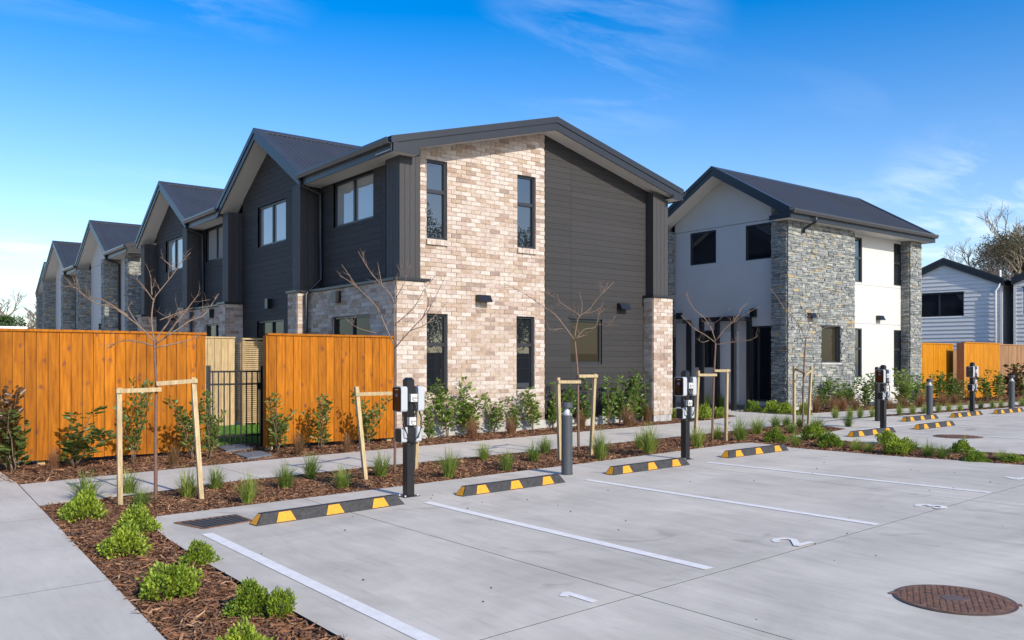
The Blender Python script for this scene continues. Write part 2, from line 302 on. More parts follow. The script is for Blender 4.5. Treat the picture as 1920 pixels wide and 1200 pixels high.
def dup(root, loc=None, rz=None, label=None, group=None, scale=None):
    r = root.copy(); COL.objects.link(r)
    if loc is not None: r.location = loc
    if rz is not None: r.rotation_euler = (0, 0, rz)
    if scale is not None: r.scale = scale
    if label: r['label'] = label
    if group: r['group'] = group
    for ch in list(root.children):
        c = ch.copy(); COL.objects.link(c); c.parent = r
        for g in list(ch.children):
            d = g.copy(); COL.objects.link(d); d.parent = c
    return r
def fast_mesh(name, verts, faces, mats, midx=None, smooth=False):
    me = bpy.data.meshes.new(name); verts = np.asarray(verts, dtype=np.float32); faces = np.asarray(faces, dtype=np.int32); k = faces.shape[1]
    me.vertices.add(len(verts)); me.vertices.foreach_set('co', verts.ravel()); me.loops.add(faces.size); me.loops.foreach_set('vertex_index', faces.ravel())
    me.polygons.add(len(faces)); me.polygons.foreach_set('loop_start', np.arange(0, faces.size, k, dtype=np.int32)); me.polygons.foreach_set('loop_total', np.full(len(faces), k, dtype=np.int32))
    for m in (mats if isinstance(mats, (list, tuple)) else [mats]): me.materials.append(m)
    if midx is not None: me.polygons.foreach_set('material_index', np.asarray(midx, dtype=np.int32))
    if smooth: me.polygons.foreach_set('use_smooth', np.ones(len(faces), dtype=bool))
    me.update(calc_edges=True); return me
def structure(name, mb, m, parent=None):
    o = mb.build(name, m, parent); o['kind'] = 'structure'; return o
# ================================================================== GROUND
def clip(poly, a, b, c):               # keep a*x+b*y<=c
    out = []
    for i in range(len(poly)):
        p, q = poly[i], poly[(i+1) % len(poly)]; dp = a*p[0]+b*p[1]-c; dq = a*q[0]+b*q[1]-c
        if dp <= 0: out.append(p)
        if dp*dq < 0: t = dp/(dp-dq); out.append((p[0]+(q[0]-p[0])*t, p[1]+(q[1]-p[1])*t))
    return out
def sheet(poly, off, thick): return MB().prism([(x, y, gz(x)+off-thick) for x, y in poly], (0, 0, thick))
def flat(poly, off): m = MB(); m.v = [(x, y, gz(x)+off) for x, y in poly]; m.f = [tuple(range(len(poly)))]; m.m = [0]; return m
# one big sheet to the horizon, following the gentle rise of the site
mb = MB(); xs = [-900, -40, 60, 1200]; ys = [-900, 1500]
for x in xs:
    for y in ys: mb.v.append((x, y, gz(x)-0.075))
for i in range(3): mb.f.append((2*i, 2*i+2, 2*i+3, 2*i+1)); mb.m.append(0)
structure('ground', mb, GRAVEL)
WALK_EDGE = [(1.15, -3), (1.42, 4.88), (1.80, 12.38)]
PATH_NEAR = [(1.70, 10.22), (2.46, 10.33), (4.03, 10.66), (5.92, 10.78), (7.23, 10.80), (9.92, 10.86), (12.15, 10.93), (14.86, 11.07), (15.43, 11.09), (16.31, 11.24)]
PATH_FAR = [(1.80, 12.15), (3.40, 12.39), (5.17, 12.60), (7.96, 12.77), (10.62, 12.90), (15.15, 13.16), (16.4, 13.30)]
PLANTER = [(16.31, 11.24), (16.79, 10.57), (16.41, 9.78), (15.64, 9.62), (14.42, 9.64), (14.17, 9.48)]
ISL_TOP = [(14.17, 9.48), (14.13, 8.52), (14.03, 7.91), (13.99, 6.61), (14.12, 5.51), (14.4, 2.5), (14.6, -2)]
SLAB_R = [(12.36, 9.42), (12.62, 9.36), (12.62, 8.95), (12.42, 8.35), (12.50, 6.81), (12.77, 4.98), (13.1, 2.5), (13.3, -2)]
KERB = [(2.48, 8.78), (4.93, 8.91), (8.73, 9.14), (12.36, 9.42)]
SLAB_L = [(2.18, -12), (2.18, 4.24), (2.20, 6.60), (2.24, 7.6), (2.30, 8.3), (2.48, 8.78)]
# --- parking slab with saw-cut joints, each panel a piece
slab_poly = SLAB_L+KERB[1:]+SLAB_R[1:]+[(13.3, -12)]
lot = structure('parking_lot', sheet(slab_poly, -0.003, 0.10), JOINT)
AX, AY = 0.998, 0.057
def panels(parent, poly, xcuts, ycuts, m, name, off=0.0):
    xs = [-1e3]+xcuts+[1e3]; ys = [-1e3]+ycuts+[1e3]; g = 0.004
    for i in range(len(xs)-1):
        for j in range(len(ys)-1):
            p = clip(poly, -1, 0, -(xs[i]+g)); p = clip(p, 1, 0, xs[i+1]-g) if p else p
            p = clip(p, AY, -1, -(ys[j]+g)) if p else p; p = clip(p, -AY, 1, ys[j+1]-g) if p else p
            if len(p) > 2:
                s_ = sheet(p, off, 0.06); s_.m = [0, 0]+[1]*(len(s_.f)-2); s_.build(name, [m, JOINT], parent)
panels(lot, slab_poly, [4.03, 9.30], [-3.0, 3.62], CONC, 'slab_panel')
slab2 = [(14.6, -12)]+ISL_TOP[::-1]+PLANTER[::-1][1:]+[(17.2, 11.22), (20.2, 11.16), (20.86, 11.02), (23.46, 10.80), (27.23, 10.48), (40, 9.35), (40, -12)]
lot2 = structure('parking_lot', sheet(slab2, -0.004, 0.10), JOINT)
panels(lot2, slab2, [19.5, 25.0], [1.5], CONC, 'slab_panel', -0.001)
# --- concrete walkway at the side and the long footpath
walk_poly = [(-6, -3)]+WALK_EDGE+[(1.80, 16), (-6, 16)]
walk = structure('walkway', sheet(walk_poly, 0.001, 0.09), JOINT)
panels(walk, walk_poly, [-1.2], [0.5, 3.4, 6.35, 9.3, 12.3], PATHC, 'path_panel', 0.004)
path_poly = PATH_NEAR+[(17.0, 11.45), (17.2, 13.2)]+PATH_FAR[::-1]
path = structure('footpath', sheet(path_poly, -0.001, 0.08), JOINT)
panels(path, path_poly, [4.3, 7.3, 10.3, 13.3], [], PATHC, 'path_panel', 0.002)
p2 = [(16.4, 13.30), (17.0, 11.45), (17.0, 11.22), (20.4, 11.38), (21.3, 11.40), (24.0, 11.20), (28.0, 10.90), (40, 9.9), (40, 10.7), (28.5, 11.75), (24, 12.35), (21, 12.92), (20.1, 13.02), (19.4, 13.12), (19.65, 15.0), (19.3, 15.7), (16.6, 16.6), (16.2, 15.6), (18.6, 14.7), (17.9, 13.65)]
path2 = structure('footpath', sheet(p2, -0.0025, 0.08), JOINT)
panels(path2, p2, [20.2, 24.2, 28.2], [], PATHC, 'path_panel', 0.0005)
structure('courtyard', sheet([(16.0, 15.2), (20.9, 15.2), (20.9, 24), (16.0, 24)], -0.03, 0.05), PATHC)
# --- mulch beds: soil sheet plus loose bark
BED1 = [(1.13, -2.5), (1.42, 4.88), (1.68, 10.2)]+PATH_NEAR+PLANTER[1:]+ISL_TOP[1:]+SLAB_R[::-1]+KERB[::-1][1:]+SLAB_L[::-1][1:-1]+[(2.18, -2.5)]
BED2 = PATH_FAR+[(17.9, 13.65), (18.5, 14.65), (16.2, 15.5), (15.8, 14.3), (8.3, 14.3), (8.2, 14.62), (6.15, 14.7), (6.15, 15.3), (5.05, 15.4), (4.9, 14.95), (0.2, 15.0), (1.75, 12.4)]
BED3 = [(19.45, 13.15), (20.1, 13.06), (21, 12.96), (24, 12.4), (28.5, 11.8), (40, 10.75), (40, 14.8), (20.5, 14.9), (19.7, 15.05)]
BED4 = [(20.3, 11.36), (20.86, 11.04), (23.46, 10.82), (27.23, 10.50), (40, 9.4), (40, 9.88), (28.0, 10.88), (24.0, 11.18), (21.3, 11.38)]
rs = np.random.default_rng(3)
def inside(poly, x, y):
    r = np.zeros(len(x), bool); n = len(poly); j = n-1
    for i in range(n):
        xi, yi = poly[i]; xj, yj = poly[j]
        c = ((yi > y) != (yj > y)) & (x < (xj-xi)*(y-yi)/((yj-yi) or 1e-9)+xi); r ^= c; j = i
    return r
def bark(name, label, poly, dens, size=1.0, win=None):
    a = np.array(poly); x0, y0 = a.min(0); x1, y1 = a.max(0)
    if win: x0, x1, y0, y1 = max(x0, win[0]), min(x1, win[1]), max(y0, win[2]), min(y1, win[3])
    n = int((x1-x0)*(y1-y0)*dens); x = rs.uniform(x0, x1, n); y = rs.uniform(y0, y1, n); k = inside(poly, x, y); x, y = x[k], y[k]; n = len(x)
    L = rs.gamma(3.0, 0.0085, n)*size+0.010; W = rs.uniform(0.003, 0.0085, n)*size; th = rs.uniform(0, 2*np.pi, n); tilt = rs.normal(0, 0.28, n); roll = rs.normal(0, 0.5, n)
    base = SL*x-0.030+0.012*np.sin(x*3.1+1.3*np.sin(y*2.3))*np.cos(y*2.7)+rs.uniform(0, 0.028, n)
    ux, uy, uz = np.cos(th)*np.cos(tilt), np.sin(th)*np.cos(tilt), np.sin(tilt)
    vx, vy, vz = -np.sin(th)*np.cos(roll), np.cos(th)*np.cos(roll), np.sin(roll)
    V = np.zeros((n, 6, 3)); bend = rs.uniform(0.001, 0.007, n)
    for i, (s, t) in enumerate(((-1, -.6), (0, -1), (1, -.5), (1, .5), (0, 1), (-1, .6))):
        lift = bend*(1-abs(s))
        V[:, i, 0] = x+ux*L*s+vx*W*t; V[:, i, 1] = y+uy*L*s+vy*W*t; V[:, i, 2] = base+uz*L*s+vz*W*t+lift
    b = (np.arange(n)*6)[:, None]; Fq = np.stack([b+np.array([0, 1, 4, 5]), b+np.array([1, 2, 3, 4])], 1).reshape(-1, 4)
    mi = np.repeat(rs.choice(6, n, p=[.26, .20, .20, .12, .07, .15]), 2)
    me = fast_mesh(name, V.reshape(-1, 3), Fq, CHIP, mi); o = bpy.data.objects.new(name, me); COL.objects.link(o)
    tag(o, label, 'bark mulch', kind='stuff')
for nm, poly in (('garden_bed', BED1), ('garden_bed', BED2), ('garden_bed', BED3), ('garden_bed', BED4)):
    structure(nm, flat(poly, -0.036), SOIL)
bark('bark_mulch', 'loose brown bark chips covering the bed around the parking slab', BED1, 3300, 1.0, (1.1, 5.2, 1.0, 11.5))
bark('bark_mulch', 'loose brown bark chips under the staked saplings further along the kerb', BED1, 1900, 1.15, (5.2, 17, 3.0, 11.5))
bark('bark_mulch', 'loose brown bark chips between footpath and fence and brick wall', BED2, 1500, 1.2, (0.2, 18.6, 11, 16))
bark('bark_mulch', 'loose brown bark chips in front of the stone house and far fence', BED3, 600, 1.7, (19, 36, 10, 15))
bark('bark_mulch', 'loose brown bark chips in the narrow grass strip by far kerb', BED4, 700, 1.6, (20, 34, 9, 12))
# --- painted lines and numbers
def line(name, a, b, w, label, group=None):
    A = np.array(a[:2]); B = np.array(b[:2]); d = (B-A)/np.linalg.norm(B-A); n = np.array([-d[1], d[0]])*w/2
    o = flat([tuple(A-n), tuple(B-n), tuple(B+n), tuple(A+n)], 0.004).build(name, WHITEL); tag(o, label, 'road marking', group); return o
g_ = 'white bay lines'
line('bay_line', at(388, 1001), (2.50, 2.2), 0.10, 'white bay line running beside the bark bed with round bushes', g_)
line('bay_line', at(800, 942), at(1331, 1067), 0.10, 'white bay line starting at the first charger post', g_)
line('bay_line', at(1100, 900), at(1645, 984), 0.10, 'white bay line starting at the grey bollard light', g_)
line('bay_line', at(1325, 867), at(1857, 924), 0.10, 'white bay line starting at the second charger post', g_)
for a, b, lb in (((1690, 809.6), (1960, 825), 'white bay line starting beside the twin black posts'), ((1799, 800.5), (1990, 806.5), 'white bay line starting at the wheel stop that stands clear of posts'), ((1768, 786), (1990, 796), 'white bay line starting at the bollard beyond the crossing'), ((1849, 780), (1990, 782), 'white bay line starting at the farthest charger post')):
    line('bay_line', at(*a), at(*b), 0.10, lb, 'white bay lines of the second parking area')
line('edge_line', at(1612, 806), at(1722, 795), 0.10, 'white line along the crossing in the second parking area')
def glyph(strokes, ox, oy, w=0.058):
    m = MB(); strokes = [[(x*1.05, y*.88) for x, y in st] for st in strokes]
    for st in strokes:
        for i in range(len(st)-1):
            (x0, y0), (x1, y1) = st[i], st[i+1]; d = Vector((x1-x0, y1-y0)); L = d.length or 1; d /= L; n = Vector((-d.y, d.x))*w/2; e = d*w*0.32
            b = len(m.v); lift = 0.004+0.0004*len(m.f)
            for p in (Vector((x0, y0))-e-n, Vector((x1, y1))+e-n, Vector((x1, y1))+e+n, Vector((x0, y0))-e+n): X = ox+p.x; m.v.append((X, oy+p.y, gz(X)+lift))
            m.f.append((b, b+1, b+2, b+3)); m.m.append(0)
    return m
arc = lambda cx, cy, r, a0, a1, n=8: [(cx+r*math.cos(R(a0+(a1-a0)*i/n)), cy+r*math.sin(R(a0+(a1-a0)*i/n))) for i in range(n+1)]
D1 = [[(0, 0), (0, .28)], [(-.055, .235), (0, .28)]]
D2 = [arc(0, .20, .08, 165, -40)+[(-.085, 0), (.09, 0)]]
D3 = [arc(0, .205, .072, 150, -80), arc(0, .075, .08, 80, -150)]
D4 = [[(.04, 0), (.04, .28), (-.10, .08), (.10, .08)]]
for dg, (px, py), wd_ in ((D1, (1112, 1128), 'one in the bay beside the bark bed'), (D2, (1507, 1021), 'two in the bay ending at the bollard light'), (D3, (1768, 953.5), 'three in the bay ending at the second charger'), (D4, (1925, 899), 'four in the bay beside the planted island')):
    P = at(px, py); tag(glyph(dg, P[0], P[1]).build('bay_number', WHITEL), 'white painted number %s' % wd_, 'bay number')
# --- drains
def drain(cs, label):
    m = MB(); P = [at(*c) for c in cs]; t = thing('drain_grate', label, 'drain', tuple(P[0]))
    c = sum(P)/4
    fr = MB(); pts = [Vector(p) for p in P]
    for i in range(4): a, b = pts[i], pts[(i+1) % 4]; fr.bar(a+Vector((0, 0, .0)), b+Vector((0, 0, .0)), 0.03, 0.016)
    fr.build('frame', RUST, t)
    m.v = [tuple(c+(p-c)*0.97+np.array([0, 0, .003])) for p in P]; m.f = [(0, 1, 2, 3)]; m.m = [0]; m.build('grit', GRATE, t)
    n = 9
    for i in range(1, n):
        k = i/n; a = pts[0].lerp(pts[1], k); b = pts[3].lerp(pts[2], k); MB().bar(a+Vector((0, 0, .005)), b+Vector((0, 0, .005)), 0.012, 0.008).build('grate_bar', JOINT, t)
drain([(328, 981), (440, 966), (472, 977), (383, 992)], 'dirty rectangular drain grate sunk in the slab corner')
def disc(name, cx, cy, r, label):
    z = gz(cx); t = thing(name, label, 'manhole', (cx, cy, z))
    MB().lathe([(r+.012, 0.0), (r+.012, .0045), (r, .0045)], 48).build('ring', mat('dark_iron', (.085,.055,.042), .7, .3, 20), t, local=True)
    MB().lathe([(r-.006, 0), (r-.006, .006)], 48).build('plate', RUST, t, local=True)
    m = MB(); s = .036
    for i in range(-9, 10):
        for j in range(-9, 10):
            x, y = i*s, j*s
            if x*x+y*y < (r-.03)**2 and not (abs(x) < .10 and abs(y) < .06): m.box(x-.0105, x+.0105, y-.0105, y+.0105, .005, .0105)
    tag(m.build('tread_studs', RUST, t, local=True), kind='stuff')
    MB().lathe([(.075, .005), (.075, .009), (.06, .010)], 24).build('maker_plate', mat('worn_iron', (.125,.085,.065), .6, .2, 30), t, local=True)
    for sx in (-1, 1): MB().box(sx*r-.03, sx*r+.03, -.022, .022, .001, .0075).build('lug', RUST, t, local=True)
    MB().box(-.17, -.12, .06, .075, .0105, .0115).build('lift_slot', JOINT, t, local=True)
    return t
c_ = (at(1690, 1104)+at(1898, 1146))/2
mh = disc('manhole_cover', c_[0], c_[1], 0.335, 'round rusty iron manhole cover in the parking slab'); mh.rotation_euler = (0, 0, R(-62))
c_ = at(1796, 818.5); o = disc('manhole_cover', c_[0], c_[1], 0.40, 'flat brown manhole cover in the second parking area')
# small stones and leaf litter on the slab
st = MB(); rr = random.Random(5)
for _ in range(60):
    x, y = rr.uniform(2.6, 11.5), rr.uniform(2.6, 8.4); s = rr.uniform(.003, .008); st.lathe([(s, 0), (s*1.1, s*.6), (s*.5, s*1.2)], 5, (x, y, gz(x)+.002))
tag(st.build('grit', JOINT), 'scattered dark grit and small stones on the concrete slab', 'grit', kind='stuff')
# turf behind the gate
tp = [(4.6, 15.35), (7.9, 15.2), (8.15, 19.7), (4.6, 20.2)]
structure('lawn', flat(tp, -0.02), TURFB)
n = 26000; x = rs.uniform(4.6, 8.1, n); y = rs.uniform(15.45, 19.9, n); th = rs.uniform(0, 6.28, n); h = rs.uniform(.025, .05, n); V = np.zeros((n, 3, 3)); z = SL*x-.02
for i, (s, t) in enumerate(((-1, 0), (1, 0), (0, 1))):
    V[:, i, 0] = x+np.cos(th)*.005*s+t*rs.normal(0, .012, n); V[:, i, 1] = y+np.sin(th)*.005*s+t*rs.normal(0, .012, n); V[:, i, 2] = z+t*h
o = bpy.data.objects.new('turf', fast_mesh('turf', V.reshape(-1, 3), np.arange(3*n).reshape(-1, 3), TURF)); COL.objects.link(o); tag(o, 'short green artificial turf behind the black gate', 'grass', kind='stuff')
for k, cs in enumerate((((405.5, 837.4), (453, 834), (474, 841), (425, 846.5)), ((438, 851.5), (489, 846.7), (509.6, 853.7), (464, 859.5)))):
    P = [at(*c) for c in cs]; tag(MB().prism([(p[0], p[1], p[2]-.05) for p in P], (0, 0, .065)).build('paving_stone', PAVER), ('square grey stepping stone right in front of the black gate', 'square grey stepping stone closer to the footpath')[k], 'paving stone')
# ================================================================== BUILDING KIT
def WP(W, u, z, d): return (u, W[1]-d, z) if W[0] == 'Y' else (W[1]-d, u, z)
def wbox(mb, W, u0, u1, z0, z1, d0, d1, mi=0, b0=None, b1=None):      # slab on a wall plane; b0,b1 = top-edge limits when they differ
    b0 = u0 if b0 is None else b0; b1 = u1 if b1 is None else b1
    return mb.hexa([WP(W,u0,z0,d1), WP(W,u1,z0,d1), WP(W,u1,z0,d0), WP(W,u0,z0,d0), WP(W,b0,z1,d1), WP(W,b1,z1,d1), WP(W,b1,z1,d0), WP(W,b0,z1,d0)], mi)
def pieces(u0, u1, z0, z1, holes=(), top=None, step=9):
    zs = {z0, z1}
    for h in holes:
        for z in (h[2], h[3]):
            if z0 < z < z1: zs.add(z)
    if top and z1-z0 > step:
        k = z0+step
        while k < z1: zs.add(k); k += step
    zs = sorted(zs); out = []
    for zb, zt in zip(zs[:-1], zs[1:]):
        if zt-zb < 1e-4: continue
        la, ha = (u0, u1); lb, hb = (u0, u1)
        if top:
            l, h = top(zb); la, ha = max(u0, l), min(u1, h); l, h = top(zt); lb, hb = max(u0, l), min(u1, h)
            if ha-la <= .01: continue
            if hb < lb: lb = hb = (lb+hb)/2
        iv = [(la, ha, lb, hb)]
        for (hu0, hu1, hz0, hz1) in holes:
            if zb >= hz0-1e-6 and zt <= hz1+1e-6:
                nv = []
                for a, b, c, d in iv:
                    if hu1 <= a or hu0 >= b: nv.append((a, b, c, d)); continue
                    if hu0 > a: nv.append((a, hu0, min(c, hu0), hu0))
                    if hu1 < b: nv.append((hu1, b, hu1, max(d, hu1)))
                iv = nv
        for a, b, c, d in iv: out.append((a, b, c, d, zb, zt))
    return out
def panel(parent, name, W, u0, u1, z0, z1, d0, d1, m, holes=(), top=None):
    mb = MB()
    for a, b, c, d, zb, zt in pieces(u0, u1, z0, z1, holes, top, .12): wbox(mb, W, a, b, zb, zt, d0, d1, 0, c, d)
    return mb.build(name, m, parent)
def boards(parent, W, u0, u1, z0, z1, bh, m, holes=(), top=None, joints=(), d=.022, gap=.0045, lap=0.0, back=None, name='board'):
    if back is not None: panel(parent, 'backing', W, u0, u1, z0, z1, -.10, .014, back, holes, top)
    us = [u0]+sorted(joints)+[u1]; z = z0
    while z < z1-.02:
        zt = min(z+bh-gap, z1)
        for a, b in zip(us[:-1], us[1:]):
            cl = []; g = gap/2
            for (p, q, r_, s, zb, ze) in pieces(a+(g if a > u0 else 0), b-(g if b < u1 else 0), z, zt, holes, top):
                for c_ in cl:
                    if min(q, c_[2])-max(p, c_[1]) > .005: mb = c_[0]; c_[1] = min(c_[1], p); c_[2] = max(c_[2], q); break
                else: mb = MB(); cl.append([mb, p, q])
                if lap: mb.hexa([WP(W,p,zb,d+lap), WP(W,q,zb,d+lap), WP(W,q,zb,-.02), WP(W,p,zb,-.02), WP(W,r_,ze,d), WP(W,s,ze,d), WP(W,s,ze,-.02), WP(W,r_,ze,-.02)])
                else: wbox(mb, W, p, q, zb, ze, -.02, d, 0, r_, s)
            for c_ in cl: c_[0].build(name, m, parent)
        z += bh
def vboards(parent, W, u0, u1, z0, z1, bw, m, d=.02, gap=.006, name='board'):
    n = max(1, round((u1-u0)/bw)); w = (u1-u0)/n
    for i in range(n): wbox(MB(), W, u0+i*w+(gap/2 if i else 0), u0+(i+1)*w-(gap/2 if i < n-1 else 0), z0, z1, -.02, d).build(name, m, parent)
def window(parent, W, u0, u1, z0, z1, d=-.045, vert=(), hor=(), gm=None, fw=.045, head=False, open_bottom=False):
    gm = gm or GLASS; mb = MB(); a, b = d-.05, d+.012
    wbox(mb, W, u0, u1, z0, z0+fw, a, b); wbox(mb, W, u0, u1, z1-fw, z1, a, b); wbox(mb, W, u0, u0+fw, z0+fw, z1-fw, a, b); wbox(mb, W, u1-fw, u1, z0+fw, z1-fw, a, b)
    us = [u0+fw]; zs = [z0+fw]
    for v in vert: wbox(mb, W, v-.03, v+.03, z0+fw, z1-fw, a, b+.004); us += [v-.03, v+.03]
    us.append(u1-fw)
    for h in hor:
        wbox(mb, W, u0+fw, u1-fw, h-.035, h+.035, a, b-.002); zs += [h-.035, h+.035]
    zs.append(z1-fw)
    if head: wbox(mb, W, u0-.03, u1+.03, z1-.002, z1+.03, a, b+.06)
    f = mb.build('window', FRAME, parent)
    for i in range(0, len(us), 2):
        for j in range(0, len(zs), 2): wbox(MB(), W, us[i], us[i+1], zs[j], zs[j+1], a+.012, a+.022).build('pane', gm, f)
    return f
def wall_light(parent, W, u, z, w=.30, h=.14, narrow=False):
    if narrow: w, h = .16, .24
    p = [WP(W, u-w/2, z-h/2, .02), WP(W, u-w/2, z-h/2, .20 if not narrow else .14), WP(W, u-w/2, z+h/2, .12 if not narrow else .14), WP(W, u-w/2, z+h/2, .02)]
    q = Vector(WP(W, u+w/2, 0, 0))-Vector(WP(W, u-w/2, 0, 0)); MB().prism(p, q).build('wall_light', BLACKM, parent)
class Masonry:                          # collects the bricks or stones of one house; the nearest become single pieces
    def __init__(s, parent, kind, limit):
        s.p = parent; s.kind = kind; s.limit = limit; s.items = []; s.mb = MB(); s.r = random.Random(len(parent.name)+limit+11)
        s.wall = None
    def backing(s, W, u0, u1, z0, z1, holes=(), top=None, thick=.13):
        mb = MB()
        for a, b, c, d, zb, zt in pieces(u0, u1, z0, z1, holes, top, .12): wbox(mb, W, a, b, zb, zt, -thick, -.001 if s.kind == 'brick' else -.004, 0, c, d)
        s.wall = mb.build('%s_wall' % s.kind, MORTAR if s.kind == 'brick' else STONE_JOINT, s.p)
    def bricks(s, W, u0, u1, z0, z1, holes=(), top=None, back=True, phase=0):
        if back: s.backing(W, u0, u1, z0, z1, holes, top)
        z = z0; k = 0
        while z < z1-.012:
            zt = min(z+.076, z1); u = u0-(.12 if (k+phase) % 2 else 0)
            while u < u1-.01:
                a, b = max(u, u0), min(u+.23, u1); ok = b-a > .02
                if ok and top:
                    l, h = top(zt-.02); ok = l < (a+b)/2 < h
                if ok:
                    segs = [(a, b, z, zt)]
                    for (p, q, r_, t) in holes:
                        nv = []
                        for (sa, sb, sz, st) in segs:
                            if q <= sa or p >= sb or t <= sz or r_ >= st: nv.append((sa, sb, sz, st)); continue
                            if sz < r_-.012: nv.append((sa, sb, sz, r_))
                            if st > t+.012: nv.append((sa, sb, t, st))
                            zz0, zz1 = max(sz, r_), min(st, t)
                            if sa < p-.012: nv.append((sa, p, zz0, zz1))
                            if sb > q+.012: nv.append((q, sb, zz0, zz1))
                        segs = nv
                    tone = s.r.choices(range(7), [22, 24, 13, 8, 14, 5, 14])[0]
                    for sg in segs: s.items.append((W, *sg, tone, s.r.uniform(-.002, .004), s.wall))
                u += .24
            z += .086; k += 1
    def stones(s, W, u0, u1, z0, z1, holes=(), top=None):
        s.backing(W, u0, u1, z0, z1, holes, top)
        z = z0
        while z < z1-.015:
            h = s.r.choice((.038, .045, .055, .065, .08, .10)); zt = min(z+h, z1); u = u0-s.r.uniform(0, .2)
            while u < u1-.01:
                w = s.r.uniform(.09, .30)*(1 if h > .06 else 1.2); a, b = max(u, u0), min(u+w, u1)
                if b-a > .025:
                    cz = (z+zt)/2; cu = (a+b)/2; ok = True; aa, bb = a, b
                    if top: l, hh = top(zt-.02); ok = l < cu < hh
                    for (p, q, r_, t) in holes:
                        if r_-.01 < cz < t+.01:
                            if p < cu < q: ok = False
                            elif aa < p < bb: bb = p
                            elif aa < q < bb: aa = q
                    if ok and bb-aa > .02:
                        if h > .075 and s.r.random() < .35:
                            m_ = z+h*s.r.uniform(.4, .6)
                            for z_a, z_b in ((z, m_-.007), (m_, zt-.009)): s.items.append((W, aa, bb-.009, z_a, z_b, s.r.choices(range(8), [17,18,13,11,17,6,13,5])[0], s.r.uniform(.0, .022), s.wall))
                        else: s.items.append((W, aa, bb-.009, z, zt-.009, s.r.choices(range(8), [17,18,13,11,17,6,13,5])[0], s.r.uniform(.0, .022), s.wall))
                u += w
            z += h
    def finish(s):
        nm = s.kind; pal = BRICK if nm == 'brick' else STONE; 
        big = s.items[0][7]
        def key(it):
            q = WP(it[0], (it[1]+it[2])/2, (it[3]+it[4])/2, 0); d = q[0]**2+q[1]**2
            area = (it[2]-it[1])*(it[4]-it[3]); return -area*(1 if it[0][0] == 'Y' else .6)/d
        s.items.sort(key=key); shared = {}
        rest = MB()
        for i, (W, a, b, z, t, tone, dd, wl) in enumerate(s.items):
            j = s.r.uniform if nm == 'stone' else (lambda x, y: 0.0)
            if i < s.limit:
                if nm == 'brick' and abs(b-a-.23) < 1e-3 and abs(t-z-.076) < 1e-3:
                    if (tone, W[0]) not in shared:
                        m = MB(); (m.box(-.115, .115, -.012, .022, -.038, .038) if W[0] == 'Y' else m.box(-.012, .022, -.115, .115, -.038, .038)); shared[(tone, W[0])] = m.mesh('brick', pal[tone])
                    o = place('brick', shared[(tone, W[0])], wl, WP(W, (a+b)/2, (z+t)/2, dd-.002))
                else:
                    m = MB(); s._stone(m, W, a, b, z, t, dd, j, 0); m.build(nm, pal[tone], wl)
            else: s._stone(rest, W, a, b, z, t, dd, j, tone)
        if rest.f: tag(rest.build('%s_field' % nm, pal, s.p), kind='stuff')
    def _stone(s, m, W, a, b, z, t, dd, j, mi):
        e = .007; q = [(a+j(-e, e), z+j(-e, e)), (b+j(-e, e), z+j(-e, e)), (b+j(-e, e), t+j(-e, e)), (a+j(-e, e), t+j(-e, e))]
        di = -.02; do = dd+.008; k = j(-.008, .008)
        m.hexa([WP(W, *q[0], do+k), WP(W, *q[1], do-k), WP(W, *q[1], di), WP(W, *q[0], di), WP(W, *q[3], do+j(-.008, .008)), WP(W, *q[2], do+j(-.008, .008)), WP(W, *q[2], di), WP(W, *q[3], di)], mi)
# ---- roofs. axis: direction of the ridge; c: ridge position across it
def AP(axis, a, c, z): return (a, c, z) if axis == 'X' else (c, a, z)
def corr(parent, axis, c, side, zr, slope, a0, a1, lo, hi, name='roof_sheet', pitch=.125):
    """corrugated sheet; lo(a), hi(a): distance from the ridge of the top and bottom edge of each column"""
    n = max(2, int((a1-a0)/pitch*5)); v = []; f = []
    for i in range(n+1):
        a = a0+(a1-a0)*i/n; w = .016*math.cos(2*math.pi*(a-a0)/pitch)+.012
        for t in (lo(a), hi(a)): v.append(AP(axis, a, c+side*t, zr-slope*t+w))
        for t in (hi(a), lo(a)): v.append(AP(axis, a, c+side*t, zr-slope*t+w-.02))
    for i in range(n):
        b = 4*i
        for q in ((0, 1), (1, 2), (2, 3), (3, 0)): f.append((b+q[0], b+q[1], b+4+q[1], b+4+q[0]))
    mb = MB(); mb.v = v; mb.f = f; mb.m = [0]*len(f); return mb.build(name, ROOF, parent)
